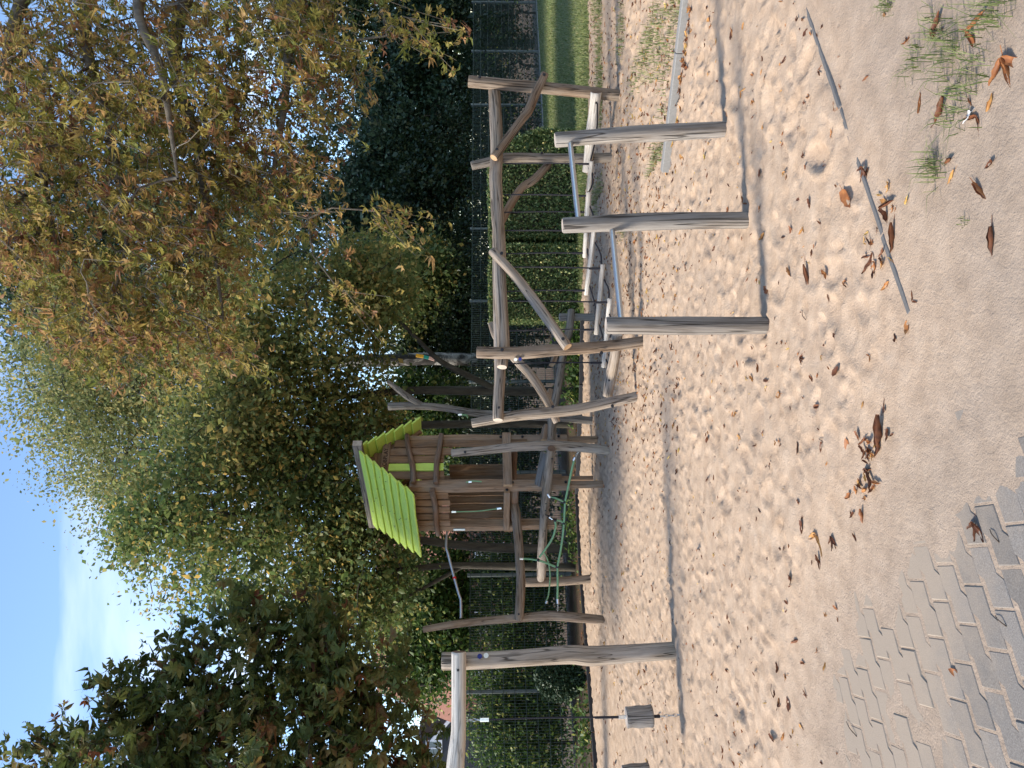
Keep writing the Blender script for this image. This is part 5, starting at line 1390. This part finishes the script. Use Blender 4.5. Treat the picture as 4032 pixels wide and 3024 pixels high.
def addleaf(px, py, size, k, c, ang_, label=SHARED, mesh=None):
    g = G(px, py, .012); z = hs(g.x, g.y)
    o = put('fallen_leaf', mesh or DLIB[k % 8][c % 5], None, (g.x, g.y, z + .002 - .06 * size), (random.uniform(-.3, .3), random.uniform(-.3, .3), ang_), (size * random.uniform(.8, 1.2), size, size * random.uniform(.55, 1.0)))
    tag(o, label, 'leaf', 'dry leaves fallen on the sand'); LEAVES.append((g.x, g.y, o))
named = [  # zoom x, y, offset, size, shape, colour, angle, label
 (1960, 190, 0, .125, 4, 3, 2.6, 'large orange-brown leaf with pale stalk beside the corner grass tuft'),
 (1705, 190, 0, .10, 5, 1, 2.9, 'dark folded leaf leaning on the big grass clump'),
 (1720, 690, 0, .16, 6, 0, .5, 'long dark rolled leaf beside the white scrap'),
 (2115, 460, 0, .13, 5, 3, 1.7, 'golden curled leaf with long stalk near the picture corner'),
 (1765, 985, 0, .07, 2, 2, 0, 'brown leaf clinging to the lone grass tuft'),
 (1400, 1290, 0, .13, 4, 1, 2.4, 'ragged dark red leaf arched over the buried edging'),
 (1415, 1450, 0, .14, 6, 2, 1.5, 'rolled brown leaf lying along the end of the buried edging'),
 (1140, 1215, 0, .13, 3, 3, 2.2, 'flat tan leaf with ribs on the sand above the edging'),
 (1225, 1065, 0, .10, 5, 0, .8, 'dark crumpled leaf on the sand near the edging'),
 (2015, 1470, 0, .11, 2, 1, 1.5, 'crumpled brown leaf on smooth sand below the lone tuft'),
 (1900, 780, 0, .10, 4, 2, .7, 'three-fingered brown leaf beneath the white scrap'),
 (1950, 1165, 0, .10, 0, 3, 2.3, 'light tan boat-shaped leaf on the smooth sand'),
 (890, 150, 1000, .17, 6, 2, 1.6, 'long twisted brown leaf on the sand before the middle of the pit'),
 (1265, 70, 1000, .13, 5, 1, .9, 'curled hook-shaped leaf near the pit corner'),
 (1335, 1110, 1000, .21, 6, 0, 1.35, 'longest dark rolled leaf at the edge of the paving'),
 (1250, 1380, 1000, .12, 4, 1, 1.2, 'brown leaf cluster piece left of the longest rolled leaf'),
 (940, 240, 2000, .17, 4, 4, 1.3, 'large yellowish-green brown leaf standing on the sand'),
 (965, 330, 2000, .09, 1, 0, 1.6, 'dark leaf piece touching the large yellowish leaf'),
 (1220, 55, 2000, .085, 2, 3, 1.4, 'rolled tan leaf with stripes at the paving edge'),
 (868, 120, 2000, .09, 3, 1, 1.5, 'brown leaf next to a small yellow leaf'),
 (1890, 150, 2000, .09, 5, 0, 1.4, 'lone crumpled leaf out on the grey pavers'),
 (820, 815, 2000, .09, 2, 2, .6, 'glossy brown leaf with stalk left of the paving drift'),
 (460, 1225, 2000, .10, 4, 1, 1.5, 'brown leaf with yellow tip in front of the hanging stump'),
 (1040, 225, 2000, .09, 5, 1, 1.7, 'spidery brown leaf beside the large yellowish leaf')]
for zx, zy, oy, sz, k, c, a, lab in named:
    addleaf(*zp5(zx, zy, oy), sz * .84, k, max(0, c - 1) if c < 4 else 4, a, lab)
addleaf(2778, 622, .07, 7, 4, .5, 'single bright yellow leaf on the sand right of the middle post', YL)
for zx, zy, oy, sz in ((1900, 620, 0, .05), (1590, 620, 0, .09), (1780, 1080, 0, .06), (2010, 1000, 0, .06), (2020, 620, 0, .07), (620, 1440, 0, .09), (795, 1400, 0, .07), (865, 1400, 0, .06), (740, 1440, 0, .06), (1045, 825, 0, .06), (880, 640, 0, .07), (890, 195, 0, .06), (1285, 1450, 0, .06), (1370, 90, 0, .05), (1510, 240, 0, .05), (290, 270, 0, .08), (590, 680, 0, .06), (625, 350, 0, .06), (760, 370, 0, .07), (630, 440, 0, .05), (1075, 635, 0, .06), (730, 555, 0, .05), (630, 790, 0, .07), (610, 1050, 0, .07), (770, 1080, 0, .05), (915, 1240, 0, .06), (1255, 480, 0, .05),
                       (1410, 40, 1000, .09), (1370, 195, 1000, .07), (1550, 260, 1000, .07), (1500, 455, 1000, .08), (870, 640, 1000, .07), (650, 770, 1000, .12), (715, 860, 1000, .08), (945, 930, 1000, .08), (770, 940, 1000, .05), (1235, 1440, 1000, .09), (1130, 1160, 1000, .10), (830, 1180, 1000, .08), (1140, 1475, 1000, .09), (1270, 632, 1000, .04), (1070, 710, 1000, .08), (475, 670, 1000, .07), (590, 690, 1000, .06), (1425, 510, 1000, .05), (440, 975, 1000, .05), (1240, 920, 1000, .04), (1015, 270, 1000, .05), (1060, 510, 1000, .05), (850, 1510, 1000, .05), (400, 1050, 1000, .04),
                       (870, 60, 2000, .05), (800, 430, 2000, .08), (710, 960, 2000, .08), (868, 945, 2000, .06), (870, 1135, 2000, .08), (785, 1190, 2000, .09), (860, 1335, 2000, .08), (755, 1390, 2000, .07), (570, 1475, 2000, .09), (690, 1400, 2000, .07), (400, 990, 2000, .07), (305, 1030, 2000, .07), (335, 60, 2000, .07), (60, 210, 2000, .06), (85, 50, 2000, .06), (165, 700, 2000, .07), (150, 830, 2000, .09), (165, 940, 2000, .08), (45, 545, 2000, .07), (250, 300, 2000, .05), (480, 845, 2000, .05), (1175, 180, 2000, .05), (1765, 1000, 2000, .05), (1000, 645, 2000, .04), (370, 500, 2000, .04), (100, 1390, 2000, .09), (40, 1340, 2000, .08), (370, 1520, 2000, .06), (990, 960, 2000, .06), (730, 1180, 2000, .06)):
    addleaf(*zp5(zx, zy, oy), sz * random.uniform(.6, .95), random.randrange(8), random.randrange(5), random.uniform(0, 6.28))
while len(LEAVES) < 300:
    px = 2560 + 700 * random.random() ** 1.3; py = random.uniform(0, 3024)
    if px > 2900 and random.random() < .5: continue
    if py < 1100 and px < 2850 or random.random() < .55:
        addleaf(px, py, random.uniform(.022, .06), random.randrange(8), random.randrange(5), random.uniform(0, 6.28))
# tell the small leaves apart by the nearest landmark on the ground
LANDM = [('the foot of the left pull-up post', G(3014, 1281)), ('the foot of the middle pull-up post', G(2940, 866)), ('the foot of the right pull-up post', G(2855, 509)), ('the foot of the swing beam post', G(2650, 2561)), ('the near left foot of the rung bridge', G(2532, 1346)), ('the leaning left foot of the rung bridge', G(2505, 1563)), ('the near right foot of the rung bridge', G(2435, 376)),
         ('the chain under the whole stump', G(2685, 2814)), ('the free end of the concrete kerb', Vector((1.75, 6.33, 0))), ('the left end of the buried edging', Vector((.25, 2.7, 0))), ('the lone grass tuft', G(3705, 660)), ('the biggest grass clump', G(3765, 185)), ('the longest rolled leaf', G(*zp5(1335, 1110, 1000))), ('the large yellowish leaf', G(*zp5(940, 240, 2000))), ('the lone leaf on the pavers', G(*zp5(1890, 150, 2000))), ('the single bright yellow leaf', G(2778, 622)), ('the ragged leaf over the edging', G(*zp5(1400, 1290, 0))), ('the long twisted leaf', G(*zp5(890, 150, 1000))), ('the leaf with yellow tip', G(*zp5(460, 1225, 2000))), ('the back right foot of the rung bridge', G(2408, 620)), ('the first joint of the concrete kerb', Vector((2.52, 5.83, 0))), ('the flat tan ribbed leaf', G(*zp5(1140, 1215, 0))), ('the golden curled leaf', G(*zp5(2115, 460, 0))), ('the middle front post of the balance beams', G(2399, 1774)), ('the grass tuft at the right picture edge', G(3515, 3)), ('the front corner foot of the playhouse', Vector((-1.33, 10, 0)))]
ORD = ['nearest', 'second nearest', 'third nearest', 'fourth nearest', 'fifth nearest', 'sixth nearest', 'seventh nearest', 'eighth nearest', 'ninth nearest', 'tenth nearest', 'eleventh nearest', 'twelfth nearest', 'thirteenth nearest', 'fourteenth nearest', 'fifteenth nearest', 'sixteenth nearest', 'seventeenth nearest', 'eighteenth nearest', 'nineteenth nearest', 'twentieth nearest']
rank = {}
for li, (nm, p_) in enumerate(LANDM):
    ds = sorted((math.hypot(x - p_.x, y - p_.y), i) for i, (x, y, o) in enumerate(LEAVES))
    ds = [(d, i) for d, i in ds if d > .03]
    for r_, (d, i) in enumerate(ds[:20]): rank.setdefault(i, []).append((r_, li))
for i, (x, y, o) in enumerate(LEAVES):
    if o['label'] == SHARED and i in rank:
        r_, li = min(rank[i]); o['label'] = 'small dry fallen leaf ' + ORD[r_] + ' to ' + LANDM[li][0]
# the rest of the litter as one mass: far leaves and bits
LV_, LF_, LR_ = [], [], []; off = 0
def litter(n, fn, smin, smax):
    global off
    c_ = 0
    while c_ < n:
        x, y = fn(); z = hs(x, y)
        if y > np.interp(x, EDGE_X, EDGE_Y): z = -.04 if x < 1.2 else .03
        v, f = DT[random.randrange(8)]
        s_ = random.uniform(smin, smax); a = random.uniform(0, 6.28); ti = random.uniform(-.4, .4)
        R_ = np.array(Matrix.Rotation(a, 3, 'Z') @ Matrix.Rotation(ti, 3, 'X'))
        LV_.append((v @ R_.T) * s_ + np.array([x, y, z + .003])); LF_.append(np.array([list(q) for q in f]) + off); LR_.append(np.full(len(v), random.random() ** 1.2)); off += len(v); c_ += 1
litter(2300, lambda: (RNG.uniform(-.8, 6), RNG.uniform(6.0, 11.1)), .022, .062)
litter(550, lambda: (RNG.uniform(-7, 3), RNG.uniform(7, 12.6)), .03, .07)
litter(900, lambda: (RNG.uniform(-3.5, 4), 3.1 + 4.4 * RNG.random() ** .8), .012, .032)
litter(34, lambda: ((lambda t: (lambda g: (g.x + RNG.normal(0, .05), g.y + RNG.normal(0, .05)))(G(3487 - 97 * t, 1640 + 380 * t)))(RNG.random())), .02, .06)
litter(14, lambda: (lambda g: (g.x + RNG.normal(0, .13), g.y + RNG.normal(0, .09)))(G(3480, 900)), .02, .06)
litter(160, lambda: ((lambda x: (x, float(np.interp(x, [1.75, 2.52, 3.35, 4.9], [6.33, 5.83, 5.27, 4.25])) - .07 - abs(RNG.normal(0, .09))))(RNG.uniform(1.9, 4.2))), .04, .08)
litter(900, lambda: ((lambda x: (x, float(np.interp(x, EDGE_X, EDGE_Y)) + .05 + abs(RNG.normal(0, .6))))(RNG.uniform(-7.5, 1.2))), .05, .10)
tag(put('leaf_litter', rawmesh('leaf_litter', np.concatenate(LV_), np.concatenate(LF_), (DEAD,), rnd=np.concatenate(LR_), smooth=True)), 'brown leaf litter strewn over the far sand and under the fence', 'leaves', kind='stuff')

# ================================================================== GRASS TUFTS, TWIGS, SCRAPS
def tuft(px, py, n, r, hmin, hmax, label):
    g = G(px, py, .005); z = hs(g.x, g.y)
    q = RNG.normal(size=(n, 2)) * r * .5
    pts = np.stack([q[:, 0], q[:, 1], np.full(n, -.006)], 1)
    o = put('grass_tuft', blades('grass_tuft', pts, hmin, hmax, .0034, .8, rnd=np.clip(RNG.random(n) * .85, 0, 1)), None, (g.x, g.y, z))
    tag(o, label, 'grass', 'grass tufts growing through the sand')
tuft(3765, 185, 95, .11, .04, .12, 'biggest grass clump at the lower right of the sand')
tuft(3690, 95, 35, .07, .03, .09, 'thin grass clump behind the biggest clump')
tuft(3860, 275, 50, .08, .03, .10, 'spiky grass tuft beside the golden curled leaf')
tuft(3800, 410, 70, .10, .03, .10, 'grass clump next to the white scrap')
tuft(3620, 240, 40, .06, .03, .09, 'grass tuft nearest the buried edging')
tuft(3705, 660, 75, .06, .03, .09, 'lone grass tuft with a brown leaf at its foot')
tuft(3940, 5, 90, .10, .05, .13, 'grass clump cut by the corner of the photo')
tuft(3515, 3, 60, .05, .03, .08, 'grass tuft at the right edge of the photo')
tuft(3805, 880, 16, .03, .01, .035, 'tiny weed seedling in the smooth sand')
tuft(2335, 3008, 40, .1, .03, .09, 'small weed tuft at the edging below the beam')
sc = G(3832, 465, .01)
v, f = deadleaf(31, .5, .3, .42)
tag(put('scrap', rawmesh('scrap', v, f, (flat('white_scrap', (.75, .75, .76), .6, 0, .05),)), None, (sc.x, sc.y, hs(sc.x, sc.y) + .006), (0, .2, .6), (.045, .045, .045)), 'small white scrap lying in the grass clump', 'scrap')
TW = flat('dry_twig', (.10, .07, .05), .9)
for k, (px, py, L, a) in enumerate(((3232, 1735, .07, 1.4), (3345, 2870, .09, 1.3), (3930, 2445, .05, 1.2), (3170, 1240, .06, .6), (3905, 2110, .05, .9), (3050, 2720, .07, .3))):
    g = G(px, py, .01); z = hs(g.x, g.y) + .004
    d = Vector((math.cos(a), math.sin(a), 0)) * L / 2
    o = log(None, 'twig', [Vector((g.x, g.y, z)) - d, Vector((g.x, g.y, z + .006)) + d.orthogonal().normalized() * .004, Vector((g.x, g.y, z + .002)) + d], [.0022, .0018, .0012], (TW,), n=5, sub=3, chamfer=0)
    tag(o, ('thin twig on the sand above the longest rolled leaf', 'thin twig left of the paving drift near the bottom edge', 'short twig on the grey pavers at lower left', 'thin twig in front of the left pull-up post', 'short twig beside the lone leaf on the pavers', 'thin twig on the sand near the stump chains')[k], 'twig', 'dry twigs on the sand')
